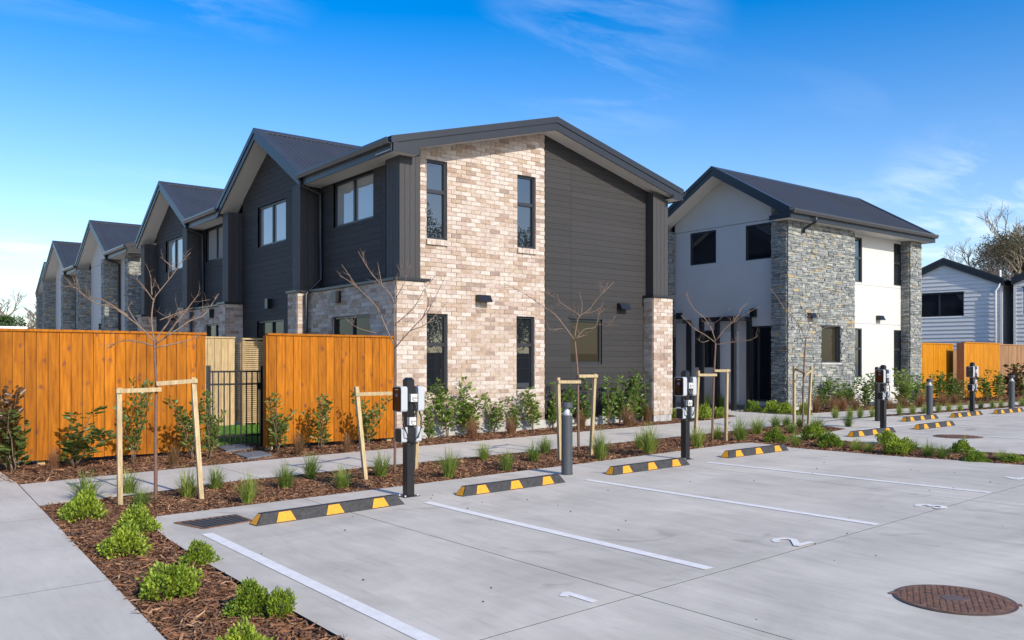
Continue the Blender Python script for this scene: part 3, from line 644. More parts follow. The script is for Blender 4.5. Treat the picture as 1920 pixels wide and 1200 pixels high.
def barge(parent, axis, c, half, zr, ze, a, outdir, over, soffit=True, sides=(-1, 1), drop=.24, cut=None):
    """fascia boards on a gable end at position a; over: depth of the soffit behind it (towards the wall)"""
    for s in sides:
        hf = half if cut is None else cut.get(s, half); zc = zr-(zr-ze)*hf/half
        low = [AP(axis, a, c, zr-drop), AP(axis, a, c+s*hf, zc-drop), AP(axis, a, c+s*hf, zc-.08), AP(axis, a, c, zr-.08)]
        capp = [AP(axis, a, c, zr-.085), AP(axis, a, c+s*hf, zc-.085), AP(axis, a, c+s*hf, zc+.035), AP(axis, a, c, zr+.035)]
        MB().prism(low, AP(axis, -outdir*.028, 0, 0)).build('fascia', METAL, parent)
        o = MB().prism([Vector(p)+Vector(AP(axis, outdir*.02, 0, 0)) for p in capp], AP(axis, -outdir*.05, 0, 0)); o.build('barge_cap', METAL, parent)
        fl = [AP(axis, a+outdir*.02, c, zr+.036), AP(axis, a+outdir*.02, c+s*hf, zc+.036), AP(axis, a+outdir*.02, c+s*hf, zc+.042), AP(axis, a+outdir*.02, c, zr+.042)]
        MB().prism(fl, AP(axis, -outdir*.22, 0, 0)).build('barge_flashing', ROOF, parent)
        if soffit:
            sf = [AP(axis, a-outdir*.03, c, zr-drop+.03), AP(axis, a-outdir*.03, c+s*hf, zc-drop+.03), AP(axis, a-outdir*.03, c+s*hf, zc-drop+.045), AP(axis, a-outdir*.03, c, zr-drop+.045)]
            MB().prism(sf, AP(axis, -outdir*over, 0, 0)).build('soffit', SOFFIT, parent)
def ridge_cap(parent, axis, c, zr, a0, a1, slope):
    mb = MB(); w = .17
    for s in (-1, 1): mb.prism([AP(axis, a0, c, zr+.028), AP(axis, a0, c+s*w, zr+.026-slope*w), AP(axis, a0, c+s*w, zr+.034-slope*w), AP(axis, a0, c, zr+.04)], AP(axis, a1-a0, 0, 0))
    mb.build('ridge_cap', ROOF, parent)
def eave(parent, axis, e, out, z, a0, a1, inner, gm=None):
    """gutter, fascia and flat soffit along an eave; e: outer line, out: its outward sign, inner: wall line"""
    def seg(nm, m, c0, c1, z0, z1): MB().prism([AP(axis, a0, c0, z0), AP(axis, a0, c1, z0), AP(axis, a0, c1, z1), AP(axis, a0, c0, z1)], AP(axis, a1-a0, 0, 0)).build(nm, m, parent)
    c = e
    prof = [(c, z-.10), (c+out*.085, z-.10), (c+out*.115, z-.03), (c+out*.115, z+.012), (c+out*.10, z+.012), (c+out*.10, z-.028), (c+out*.075, z-.088), (c, z-.088)]
    MB().prism([AP(axis, a0, p, q) for p, q in prof], AP(axis, a1-a0, 0, 0)).build('gutter', GUTTER, parent)
    seg('fascia', METAL, c-out*.022, c-out*.001, z-.235, z-.01)
    seg('soffit', SOFFIT, c-out*.023, inner, z-.215, z-.20)
    for a_ in (a0, a1): MB().prism([AP(axis, a_, c-out*.02, z-.225), AP(axis, a_, inner, z-.225), AP(axis, a_, inner, z-.10), AP(axis, a_, c-out*.02, z-.04)], AP(axis, .012 if a_ == a1 else -.012, 0, 0)).build('eave_return', METAL, parent)
def downpipe(parent, pts, r=.04, m=None): MB().tube(pts, r, 8).build('downpipe', m or METAL, parent, smooth=True)
M_SL, G_SL = .261, .592                 # slopes of the long low roof and of the steep cross gables
M_ZR, M_C, M_H = 6.64, 11.93, 3.98
G_ZR, G_H = 7.13, 2.62
def valley(t): return max(0, (G_ZR-M_ZR+M_SL*t)/G_SL)     # distance from a gable's ridge where the low roof meets it
def row_house(parent, y0, y1, gc, style, mas, front=None, xo=0.0, detail=True, prev=None):
    """one house of the terrace: eave part y0..y1, cross gable centred at gc"""
    C = M_C+xo; X = lambda v: v+xo; dark = style == 'dark'
    g0, g1 = gc-2.53, gc+2.5
    # bodies behind the skins
    MB().prism([(X(8.6), g0+.05, .1), (X(8.6), g1-.05, .1), (X(8.6), g1-.05, 5.4), (X(8.6), gc, G_ZR-.2), (X(8.6), g0+.05, 5.4)], (7.0, 0, 0)).build('wall', CLAD if dark else PLASTER, parent)
    MB().prism([(X(8.6), y0+.15, .1), (X(15.6), y0+.15, .1), (X(15.6), y0+.15, 5.4), (C, y0+.15, M_ZR-.2), (X(8.6), y0+.15, 5.4)], (0, gc-y0-.2, 0)).build('wall', CLAD if dark else PLASTER, parent)
    # roofs
    for s in (-1, 1):
        a0r = y0-.5 if front else y0
        def lo(a): 
            k = 0.0
            return 0.0
        def hi(a, s=s):
            t = M_H
            for gg in ([gc] if prev is None else [gc, prev]):
                q = abs(a-gg)
                if q < valley(M_H): t = min(t, max(0.0, (q*G_SL-(G_ZR-M_ZR))/M_SL))
            return t
        aa = (y0-.5) if front else (prev+valley(0) if prev is not None else y0)
        corr(parent, 'Y', C, s, M_ZR, M_SL, aa, gc-valley(0)-.001, lambda a: 0.0, hi)
        corr(parent, 'X', gc, s, G_ZR, G_SL, X(7.97), X(15.9), lambda a: 0.0, lambda a: G_H)
    ridge_cap(parent, 'X', gc, G_ZR, X(7.97), X(15.9), G_SL)
    ridge_cap(parent, 'Y', C, M_ZR, (y0-.5) if front else y0, gc-valley(0), M_SL)
    barge(parent, 'X', gc, G_H, G_ZR, G_ZR-G_SL*G_H, X(7.95), -1, .47)
    barge(parent, 'X', gc, G_H, G_ZR, G_ZR-G_SL*G_H, X(15.92), 1, .3)
    ea0 = (y0-.5) if front else y0
    eave(parent, 'Y', X(7.97), -1, 5.60, ea0, gc-valley(M_H)+.03, X(8.5)+.05)
    eave(parent, 'Y', X(15.89), 1, 5.60, ea0, gc-valley(M_H)+.03, X(15.55))
    zb = .30
    # piers that frame the gable: masonry below, charcoal boards above (dark style)
    for (pa, pb, pf) in ((g0, g0+.5, 7.93), (g1-.5, g1, 7.98)):
        top_ = 3.05 if dark else 5.40
        if dark:
            mas.bricks(('X', X(pf)), pa+.03, pb, zb, top_); mas.bricks(('Y', pa), X(pf)-.004, X(8.5), zb, top_)
            MB().box(X(pf)-.05, X(8.55), pa-.05, pb+.03, 3.053, 3.105).build('flashing', METAL, parent)
            MB().box(X(pf)+.11, X(8.6), pa+.08, pb-.06, 3.1, 5.42).build('post_core', CLADBACK, parent)
            vboards(parent, ('X', X(pf)+.10), pa+.06, pb-.05, 3.11, 5.44, .13, CLADV); vboards(parent, ('Y', pa+.06), X(pf)+.085, X(8.5), 3.11, 5.44, .15, CLADV)
        else:
            mas.stones(('X', X(pf)), pa+.03, pb, zb, top_); mas.stones(('Y', pa), X(pf)-.004, X(8.5), zb, top_)
    gw = ('X', X(8.45)); ua, ub = g0+.5, g1-.5
    wins = [(gc-.76, gc+.97, 4.43, 5.43), (gc-.63, gc+1.02, .45, 2.57)]
    topf = lambda z: (gc-(G_ZR-.2-z)/G_SL, gc+(G_ZR-.2-z)/G_SL)
    if dark:
        boards(parent, gw, ua, ub, zb, G_ZR-.22, .125, CLAD, wins, topf, (), back=CLADBACK)
    else:
        wins = [(gc-.9, gc-.1, 3.9, 5.35), (gc-1.2, gc+.9, .45, 2.57)]
        panel(parent, 'render', gw, ua, ub, zb, 5.47, -.10, .015, PLASTER, wins); panel(parent, 'render', gw, ua, ub, 5.485, G_ZR-.22, -.10, .015, PLASTER, (), topf)
    window(parent, gw, *wins[0], vert=[(wins[0][0]+wins[0][1])/2] if dark else [], gm=GLASS_PALE if dark else GLASS, d=-.03)
    window(parent, gw, *wins[1], vert=[(wins[1][0]+wins[1][1])/2-.05], d=-.03, gm=GLASS_DIM)
    wall_light(parent, gw, gc+.15, 2.97, narrow=True)
    panel(parent, 'foundation', ('X', X(8.46)), ua, ub, .0, zb, -.2, 0, FOUND)
    # eave part: masonry below, recessed wall above
    e1 = g0
    if dark:
        bw = ('X', X(8.17)); e0 = y0 if not front else 13.91
        hw = [(y0+.68, y0+2.32, .45, 2.47)] if front else [(y0+.15, y0+1.66, .45, 2.60)]
        mas.bricks(bw, e0, e1, zb, 3.05, hw)
        panel(parent, 'foundation', ('X', X(8.19)), e0, e1, 0, zb, -.3, 0, FOUND)
        MB().box(X(8.11), X(8.55), e0-.02, e1, 3.053, 3.10).build('flashing', METAL, parent)
        window(parent, bw, *hw[0], vert=[(hw[0][0]+hw[0][1])/2], d=-.06, gm=GLASS_DIM)
        cw = ('X', X(8.48)); u0 = y0+.2 if front else y0
        wu = (15.28, 17.03, 4.42, 5.36) if front else (y0+.82, y0+2.45, 4.42, 5.36)
        boards(parent, cw, u0, e1+.1, 3.10, 5.40, .125, CLAD, [wu], None, [u0+.55] if front else (), back=CLADBACK)
        window(parent, cw, *wu, vert=[(wu[0]+wu[1])/2], gm=GLASS_PALE, d=-.03)
        wall_light(parent, bw, y0+1.95 if front else y0+.97, 2.87, narrow=True)
        downpipe(parent, [(X(7.92), e1-.12, 5.50), (X(7.95), e1-.10, 5.38), (X(8.40), e1-.13, 5.22), (X(8.42), e1-.13, 3.35), (X(8.08), e1-.10, 3.02), (X(8.08), e1-.10, .1)])
    else:
        cw = ('X', X(8.48)); wu = (y0+.75, y0+1.4, 3.9, 5.35)
        if front: mas.stones(('X', X(8.17)), y0+.03, y0+.5, zb, 5.40); mas.stones(('Y', y0), X(8.17)-.004, X(11.5), zb, 5.42); panel(parent, 'render', ('Y', y0+.05), X(11.5), X(15.6), zb, 6.3, -.1, .01, PLASTER, (), lambda z: (C-(M_ZR-.2-z)/M_SL, C+(M_ZR-.2-z)/M_SL))
        panel(parent, 'render', cw, y0+(.5 if front else 0), e1+.1, zb, 5.40, -.10, .015, PLASTER, [wu]); window(parent, cw, *wu, d=-.03)
        downpipe(parent, [(X(7.92), e1-.12, 5.50), (X(7.95), e1-.10, 5.38), (X(8.40), e1-.13, 5.22), (X(8.42), e1-.13, .1)])
    if front: barge(parent, 'Y', C, M_H, M_ZR, M_ZR-M_SL*M_H, y0-.5, -1, .55)

# ================================================================== HOUSES
# --- corner house: brick and charcoal boards
A = thing('townhouse', 'two storey corner townhouse with whitewashed brick and charcoal timber gable end', 'house', (8.2, 14.2, .1), group=None)
ma = Masonry(A, 'brick', 300)
row_house(A, 14.2, 17.67, 20.2, 'dark', ma, front=True)
FW = ('Y', 14.20)
ft = lambda z: (M_C-(M_ZR-.2-z)/M_SL, M_C+(M_ZR-.2-z)/M_SL)
W1, W2, W3, W4, W5 = (9.02, 9.50, 3.93, 5.47), (11.26, 11.76, 3.94, 5.47), (9.02, 9.51, .95, 2.48), (11.24, 11.73, .965, 2.50), (12.72, 13.70, 1.49, 2.50)
ma.bricks(FW, 8.52, 12.01, .30, 6.42, [W1, W2, W3, W4], ft)
ma.bricks(('Y', 13.88), 8.166, 8.82, .30, 3.05); ma.bricks(('Y', 13.88), 15.07, 15.724, .30, 3.05, phase=1); ma.bricks(('X', 15.07), 13.91, 14.2, .30, 3.05)
MB().box(8.2, 8.80, 13.9, 14.3, .28, 3.04).build('pier_core', MORTAR, A); MB().box(15.09, 15.70, 13.9, 14.3, .28, 3.04).build('pier_core', MORTAR, A)
for x0, x1 in ((8.12, 8.88), (15.02, 15.78)): MB().box(x0, x1, 13.83, 14.215, 3.056, 3.108).build('flashing', METAL, A)
for x0, x1 in ((8.27, 8.72), (15.13, 15.64)):
    MB().box(x0+.02, x1-.02, 13.98, 14.5, 3.1, 5.50).build('post_core', CLADBACK, A)
    vboards(A, ('Y', 13.96), x0, x1, 3.11, 5.50, .115, CLADV); vboards(A, ('X', x0+.02), 13.985, 14.42, 3.11, 5.50, .12, CLADV)
boards(A, FW, 12.013, 15.30, .42, 6.42, .125, CLAD, [W5], ft, [12.76], back=CLADBACK)
panel(A, 'foundation', ('Y', 14.185), 8.5, 15.5, -.05, .30, -.2, -.002, FOUND); panel(A, 'foundation', ('Y', 13.88), 8.2, 8.80, -.05, .297, -.4, -.004, FOUND); panel(A, 'foundation', ('Y', 13.88), 15.09, 15.70, -.05, .297, -.4, -.004, FOUND)
for w in (W1, W2, W3, W4):
    window(A, FW, *w, hor=[w[3]-.60], d=-.06)
    s0 = MB()
    for i in range(5): u = w[0]-.01+i*(w[1]-w[0]+.02)/5; s0.hexa([WP(FW,u,w[2]-.115,.055), WP(FW,u+.095,w[2]-.115,.055), WP(FW,u+.095,w[2]-.10,-.05), WP(FW,u,w[2]-.10,-.05), WP(FW,u,w[2]-.022,.06), WP(FW,u+.095,w[2]-.022,.06), WP(FW,u+.095,w[2]-.002,-.05), WP(FW,u,w[2]-.002,-.05)], i % 3)
    s0.build('brick_sill', [BRICK[1], BRICK[0], BRICK[6]], A)
window(A, FW, *W5, d=-.02, fw=.055, head=True, gm=GLASS_DIM)
wall_light(A, FW, 10.33, 2.82); wall_light(A, FW, 14.32, 2.82)
ma.finish()
# --- the second charcoal house of the terrace
B = thing('townhouse', 'charcoal clad terraced townhouse with brick base behind the corner house', 'house', (8.2, 22.7, .1))
mbk = Masonry(B, 'brick', 0); row_house(B, 22.70, 25.37, 27.9, 'dark', mbk, prev=20.2); mbk.finish()
# --- stone and white houses further along
for k, (y0, y1, gc, xo, lab, fr, pv) in enumerate(((32.3, 35.2, 37.2, 0, 'stone and white townhouse with lit stone end wall behind charcoal terrace', True, None), (39.75, 42.0, 44.5, 0, 'stone and white townhouse adjoining the one with the lit stone end', False, 37.2), (50.3, 52.0, 54.2, 1.3, 'farthest stone townhouse gable, standing beyond the rest of the row', True, None))):
    T = thing('townhouse', lab, 'house', (8.2+xo, y0, .1)); mst = Masonry(T, 'stone', 0); row_house(T, y0, y1, gc, 'stone', mst, front=fr, xo=xo, prev=pv); mst.finish()
# --- detached stone and white house
S = thing('stone_house', 'detached two storey house of grey stone and white render with charcoal roof', 'house', (20.4, 13.9, .2))
ms = Masonry(S, 'stone', 300)
gc, hf = 16.22, 2.62; zr = 7.20; X0, X1 = 20.41, 27.73; g1 = 18.62
MB().prism([(20.9, 14.4, .1), (20.9, 18.5, .1), (20.9, 18.5, 5.4), (20.9, gc, zr-.2), (20.9, 14.4, 5.4)], (6.7, 0, 0)).build('wall', PLASTER, S)
sw = ('Y', 13.90); hs_ = (22.02, 22.99, 1.53, 2.57)
ms.stones(sw, X0-.004, 23.76, .34, 5.42, [hs_]); ms.stones(('X', X0), 13.93, 14.42, .34, 5.80)
ms.stones(('X', X0), 18.16, g1, .34, 5.7); ms.stones(('Y', 18.16), X0-.004, 20.7, .34, 5.6)
ms.stones(sw, 27.01, 27.734, .34, 5.42); ms.stones(('X', 27.01), 13.93, 14.2, .34, 5.42)
MB().box(20.5, 20.8, 13.95, 14.40, .3, 5.7).build('pier_core', STONE_JOINT, S); MB().box(27.05, 27.70, 13.95, 14.4, .3, 5.4).build('pier_core', STONE_JOINT, S); MB().box(20.5, 23.74, 14.05, 14.4, .3, 1.4).build('pier_core', STONE_JOINT, S); MB().box(20.5, 23.74, 14.05, 14.4, 2.7, 5.4).build('pier_core', STONE_JOINT, S)
panel(S, 'foundation', ('Y', 13.93), X0+.02, X1-.02, -.02, .335, -.3, 0, FOUND)
ww = ('Y', 14.20); hw = [(24.02, 24.68, 3.97, 5.33), (26.55, 27.03, 3.99, 5.33), (24.02, 24.66, 1.08, 2.57), (26.55, 27.03, .75, 2.57)]
for z0, z1 in ((.3, 2.72), (2.727, 3.9), (3.907, 5.45)): panel(S, 'render', ww, 23.74, 27.03, z0, z1, -.12, .012, PLASTER, hw)
for h in hw: window(S, ww, *h, hor=[h[3]-.62], d=-.02)
window(S, sw, *hs_, d=-.10, head=False, gm=GLASS_DIM); MB().box(21.98, 23.03, 13.86, 13.97, 1.475, 1.528).build('sill', FOUND, S)
wall_light(S, sw, 21.43, 2.84, w=.26); wall_light(S, ww, 25.6, 2.92, w=.26)
lw = ('X', 20.74); hl = [(16.58, 17.58, 4.51, 5.50), (14.45, 15.52, 4.47, 5.48), (14.45, 15.36, .42, 2.57), (16.55, 17.4, 1.38, 2.50)]
tl = lambda z: (gc-(zr-.2-z)/G_SL, gc+(zr-.2-z)/G_SL)
panel(S, 'render', lw, 14.40, 18.18, .30, 5.555, -.12, .012, PLASTER, hl); panel(S, 'render', lw, 14.40, 18.18, 5.568, zr-.22, -.12, .016, PLASTER, (), tl)
window(S, lw, *hl[0], d=-.02); window(S, lw, *hl[1], d=-.02); window(S, lw, *hl[2], d=-.02, fw=.06); window(S, lw, *hl[3], d=-.02, vert=[16.97])
dr = wbox(MB(), lw, 15.72, 16.42, .36, 2.45, 0, .04).build('door', mat('door_paint', (.60,.60,.60), .5), S); wbox(MB(), lw, 15.78, 15.82, 1.25, 1.40, .04, .09).build('handle', SILVER, dr)
wall_light(S, lw, 15.2, 2.95, narrow=True); wall_light(S, lw, 17.95, 2.95, narrow=True)
for s in (-1, 1): corr(S, 'X', gc, s, zr, G_SL, 20.10, 28.0, lambda a: 0.0, lambda a: hf)
ridge_cap(S, 'X', gc, zr, 20.10, 28.0, G_SL)
barge(S, 'X', gc, hf, zr, zr-G_SL*hf, 20.08, -1, .6); barge(S, 'X', gc, hf, zr, zr-G_SL*hf, 28.02, 1, .3)
eave(S, 'X', gc-hf-.02, -1, zr-G_SL*hf-.02, 20.08, 28.02, 14.25); eave(S, 'X', gc+hf+.02, 1, zr-G_SL*hf-.02, 20.08, 28.02, 18.55)
downpipe(S, [(21.15, 13.50, 5.52), (21.15, 13.52, 5.38), (21.05, 13.80, 5.22), (21.05, 13.83, 5.1)])
ms.finish()
# --- entry pergola of charcoal portals
pg = thing('entry_pergola', 'charcoal steel portal frames over the stone house entry', 'pergola', (20.2, 16.4, .2))
for yy in (15.30, 16.44, 17.52):
    for xx in (19.90, 20.60): MB().box(xx-.06, xx+.06, yy-.055, yy+.055, gz(xx)-.03, 2.72).build('post', METAL, pg)
    MB().box(19.84, 20.66, yy-.052, yy+.052, 2.72, 2.84).build('beam', METAL, pg)
for xx in (19.90, 20.60): MB().box(xx-.05, xx+.05, 15.355, 16.385, 2.745, 2.835).build('cross_beam', METAL, pg)
# --- grey weatherboard houses
def grey_house(y0, y1, label, win, xw=40.0):
    c = (y0+y1)/2; hf = (y1-y0)/2+.12; sl = .44; ze = 5.16; zr = ze+sl*hf
    t = thing('weatherboard_house', label, 'house', (xw, c, .4)); W = ('X', xw)
    MB().prism([(xw+.05, y0, .2), (xw+.05, y1, .2), (xw+.05, y1, ze-.05), (xw+.05, c, zr-.2), (xw+.05, y0, ze-.05)], (9, 0, 0)).build('wall', WBOARD, t)
    tp_ = lambda z: (c-(zr-.12-z)/sl, c+(zr-.12-z)/sl)
    boards(t, W, y0, y1, .5, zr-.15, .18, WBOARD, [win], tp_, d=.010, gap=.002, lap=.030)
    for yy in (y0, y1): MB().box(xw-.05, xw+.06, yy-.05, yy+.05, .4, ze).build('corner_board', WBOARD, t)
    window(t, W, *win, vert=[win[0]+(win[1]-win[0])*.56], d=-.0, head=True)
    for s in (-1, 1): corr(t, 'X', c, s, zr, sl, xw-.12, xw+9, lambda a: 0.0, lambda a: hf, pitch=.14)
    ridge_cap(t, 'X', c, zr, xw-.12, xw+9, sl); barge(t, 'X', c, hf, zr, ze, xw-.14, -1, .1, drop=.30)
    eave(t, 'X', c-hf, -1, ze, xw-.1, xw+9, y0+.05); eave(t, 'X', c+hf, 1, ze, xw-.1, xw+9, y1-.05)
    downpipe(t, [(xw-.08, y0-.05, ze-.05), (xw-.12, y0+.10, ze-.35), (xw-.12, y0+.2, ze-.5), (xw-.12, y0+.2, .4)], .045, WHITEP)
    MB().tube([(xw+4.5, c-hf*.55, zr-sl*hf*.55), (xw+4.5, c-hf*.55, zr-sl*hf*.55+.35)], .06, 8).build('vent_pipe', WHITEP, t)
    ps, pt = math.sin(R(11)), math.cos(R(11)); dx, dy = xw-40.0, c-16.2
    t.location = (40.0+dx*pt-dy*ps, 16.2+dx*ps+dy*pt, .4); t.rotation_euler = (0, 0, R(11))
    return t
grey_house(16.50, 21.1, 'grey weatherboard house with wide sliding window above the bright orange fence', (17.98, 19.8, 3.62, 4.68))
grey_house(11.2, 15.98, 'grey weatherboard house behind the brown weathered fence', (13.4, 15.66, 3.58, 4.75))
# ================================================================== FENCES
PLANK = {}; BROWNB = mat('dark_gap', (.05,.022,.010), .9)
def fence(label, y, x0, x1, z0, z1, m, bw=.155, cap=True, posts=True, capm=None):
    t = thing('timber_fence', label, 'fence', (x0, y, z0)); n = max(1, round((x1-x0)/bw)); w = (x1-x0)/n; g = .008
    key = (round(w, 3), round(z1-z0, 2), m.name)
    if key not in PLANK: PLANK[key] = MB().box(-w/2+g/2, w/2-g/2, -.010, .010, 0, z1-z0).mesh('plank', m)
    for i in range(n):
        o = place('plank', PLANK[key], t, (x0+w*(i+.5), y+rnd.uniform(-.002, .002), z0+rnd.uniform(-.006, .006)))
    if cap: MB().box(x0-.01, x1+.01, y-.035, y+.07, z1-.004, z1+.03).build('cap_rail', capm or m, t)
    MB().box(x0, x1, y+.0095, y+.0115, z0+.02, z1-.01).build('backing', BROWNB, t)  # added dark sheet, painting the shade lines between planks
    for z in (z0+.25, (z0+z1)/2, z1-.25): MB().box(x0, x1, y+.012, y+.055, z-.035, z+.035).build('rail', m if m is not ORANGE else PINE, t)
    if posts:
        k = max(2, int((x1-x0)/2.0)+1)
        for i in range(k): xx = x0+.06+(x1-x0-.12)*i/(k-1); MB().box(xx-.05, xx+.05, y+.056, y+.156, gz(xx)-.1, z1-.01).build('post', PINE, t)
    return t
fence('long orange stained plank fence left of the black gate with knotty boards', 14.28, .02, 4.80, .09, 1.985, ORANGE)['label'] = 'long orange stained plank fence running away from the black gate along the bark bed'
f2 = fence('orange stained plank fence between the black gate and the brick corner', 13.97, 5.735, 8.16, .135, 1.99, ORANGE)
MB().box(5.705, 5.733, 13.96, 14.10, .1, 1.98).build('end_board', ORANGE, f2)
fence('bright orange plank fence panel joining the stone house pier', 14.2, 28.0, 30.55, .33, 2.16, ORANGE_R, .13)
f4 = fence('bright orange plank fence panel beside the gap in the far fence', 13.62, 30.1, 32.8, .33, 2.20, ORANGE_R, .13)
MB().box(30.06, 30.098, 13.6, 13.85, .3, 2.2).build('end_board', BROWNF, f4)
fence('brown weathered plank fence under the grey weatherboard house', 14.7, 32.9, 42.5, .36, 2.22, BROWNF, .15)
fence('pale raw pine plank fence behind the turf', 20.0, 4.7, 7.40, .06, 2.10, PINE, .16)
fence('dark weathered fence seen through the gap beside the bright orange panels', 17.2, 28.4, 39.6, .33, 2.05, BROWNF, .15, cap=False)
# the fence across the car park that shows in the window glass
fence('plain brown plank fence across the car park facing the houses', -15.0, 4, 48, .2, 2.1, BROWNF, .30, posts=False)
bf = fence('plain pine boundary fence running back behind the long orange fence', 15.3, 1.2, 34.0, .06, 1.95, PINE, .30, posts=False); bf.rotation_euler = (0, 0, R(90))
# slatted screen by the house
ss = thing('slat_screen', 'raw pine screen of thin horizontal slats beside the charcoal house', 'screen', (7.48, 19.7, .06))
for (x0, x1) in ((7.48, 7.54), (7.80, 7.85), (8.32, 8.38)): MB().box(x0, x1, 19.70, 19.76, .05, 2.06).build('upright', PINE, ss)
MB().box(7.46, 8.40, 19.66, 19.78, 2.062, 2.10).build('cap_rail', PINE, ss)
sl_m = MB().box(0, .84, 0, .018, 0, .030).mesh('slat', PINE); sl_s = MB().box(0, .018, 0, .60, 0, .030).mesh('slat', PINE)
z = .12
while z < 2.02: place('slat', sl_m, ss, (7.50, 19.678, z)); place('slat', sl_s, ss, (7.46, 19.78, z)); z += .048
MB().box(7.47, 7.53, 20.32, 20.38, .05, 2.06).build('upright', PINE, ss)
MB().box(7.6, 8.40, 19.95, 19.97, .05, 2.0).build('backing', BROWNF, ss)
# --- gate
gt = thing('garden_gate', 'black metal bar gate between the two orange fences', 'gate', (5.04, 14.85, .06))
gx0, gx1, gy = 5.04, 5.98, 14.85; zt = 1.37
for x in (gx0, gx1): MB().box(x-.03, x+.03, gy-.03, gy+.03, .02, zt+.09).build('post', BLACKM, gt); MB().box(x-.035, x+.035, gy-.035, gy+.035, zt+.091, zt+.105).build('post_cap', BLACKM, gt)
for z in (.25, zt-.22, zt): MB().box(gx0+.03, gx1-.03, gy-.016, gy+.016, z-.016, z+.016).build('rail', BLACKM, gt)
bm_ = MB().box(-.0095, .0095, -.0095, .0095, 0, zt-.085).mesh('bar', BLACKM)
for i in range(9): place('bar', bm_, gt, (gx0+.075+i*(gx1-gx0-.15)/8, gy, .10))
MB().box(gx1-.075, gx1-.035, gy-.03, gy+.03, 1.05, 1.17).build('latch', BLACKM, gt)
# --- pale shed roof behind the fence
sh = thing('garden_shed', 'low shed with flat white roof peeking over the long orange fence', 'shed', (0, 25, 0))
MB().box(-2.5, 3.7, 24.9, 27.5, 0, 2.36).build('wall', WBOARD, sh); MB().box(-2.7, 3.85, 24.75, 27.7, 2.365, 2.435).build('roof', WHITEP, sh)

# ================================================================== STREET FURNITURE
KANG = math.atan2(KERB[3][1]-KERB[0][1], KERB[3][0]-KERB[0][0])
# --- wheel stops
def wheel_stop():
    t = thing('wheel_stop', '', 'wheel stop'); L, wb, wt, h, e = 1.65, .075, .038, .10, .075
    MB().hexa([(0,-wb,0),(L,-wb,0),(L,wb,0),(0,wb,0),(e,-wt,h),(L-e,-wt,h),(L-e,wt,h),(e,wt,h)]).build('body', RUBBER, t, local=True)
    p = 1.0025
    def onside(u0, u1, v0, v1, s):      # patch on the sloping long side
        f = lambda u, v: (u, s*(wb+(wt-wb)*v)*1.0+s*.0025, h*v+.002)
        m = MB(); sl = (u1-u0)*.20; m.v = [f(u0, v0), f(u1, v0), f(u1-sl, v1), f(u0+sl, v1)]; m.f = [(0, 1, 2, 3)]; m.m = [0]; return m
    for s in (-1, 1):
        for c in (.30, L/2, L-.30): onside(c-.10, c+.10, .06, .93, s).build('reflector', YELLOW, t, local=True)
    for x, d in ((0, 1), (L, -1)):
        m = MB(); q = lambda v, y: (x+d*(e*v)-d*.0025, y, h*v+.002); m.v = [q(.06, -wb*.86), q(.06, wb*.86), q(.93, wt*.7), q(.93, -wt*.7)]; m.f = [(0, 1, 2, 3)]; m.m = [0]; m.build('reflector', YELLOW, t, local=True)
    for x in (.12, L/2+.2, L-.12): MB().lathe([(.013, h), (.013, h+.003)], 10, (x, 0, 0)).build('bolt', BLACKM, t, local=True)
    return t
ws = wheel_stop(); first = True
for (a, b, lab) in (((484, 988), (756, 945), 'black rubber wheel stop with yellow patches next to the drain grate'), ((866, 931), (1063, 905), 'black rubber wheel stop with yellow patches ending at the grey bollard light'), ((1146, 891), (1297, 872), 'black rubber wheel stop with yellow patches in front of second charger post'), ((1361, 859), (1484, 845), 'black rubber wheel stop with yellow patches at the corner of planted island'),
        ((1595, 819.5), (1687, 811), 'black rubber wheel stop with yellow patches beside the twin black posts'), ((1720, 805.5), (1797, 798), 'black rubber wheel stop in the second area standing clear of any post'), ((1696, 790.5), (1765, 785), 'black rubber wheel stop in front of the bollard beyond the crossing'), ((1788, 783), (1847, 778), 'black rubber wheel stop in front of the farthest charger post'), ((1868, 776), (1925, 772), 'black rubber wheel stop in front of the farthest bollard light')):
    A_, B_ = at(*a), at(*b); ang = math.atan2(B_[1]-A_[1], B_[0]-A_[0]); ang = ang*.4+KANG*.6; sc = min(1.1, max(.92, float(np.linalg.norm(B_-A_))/1.65))
    mid = (A_+B_)/2; d = np.array([math.cos(ang), math.sin(ang)]); n_ = np.array([-d[1], d[0]])
    P0 = mid[:2]-d*1.65*sc/2+n_*.075
    o = ws if first else dup(ws); first = False
    o.location = (P0[0], P0[1], gz(P0[0])+.001); o.rotation_euler = (0, -math.atan(SL), ang); o.scale = (sc, 1, 1); o['label'] = lab; o['group'] = 'wheel stops'
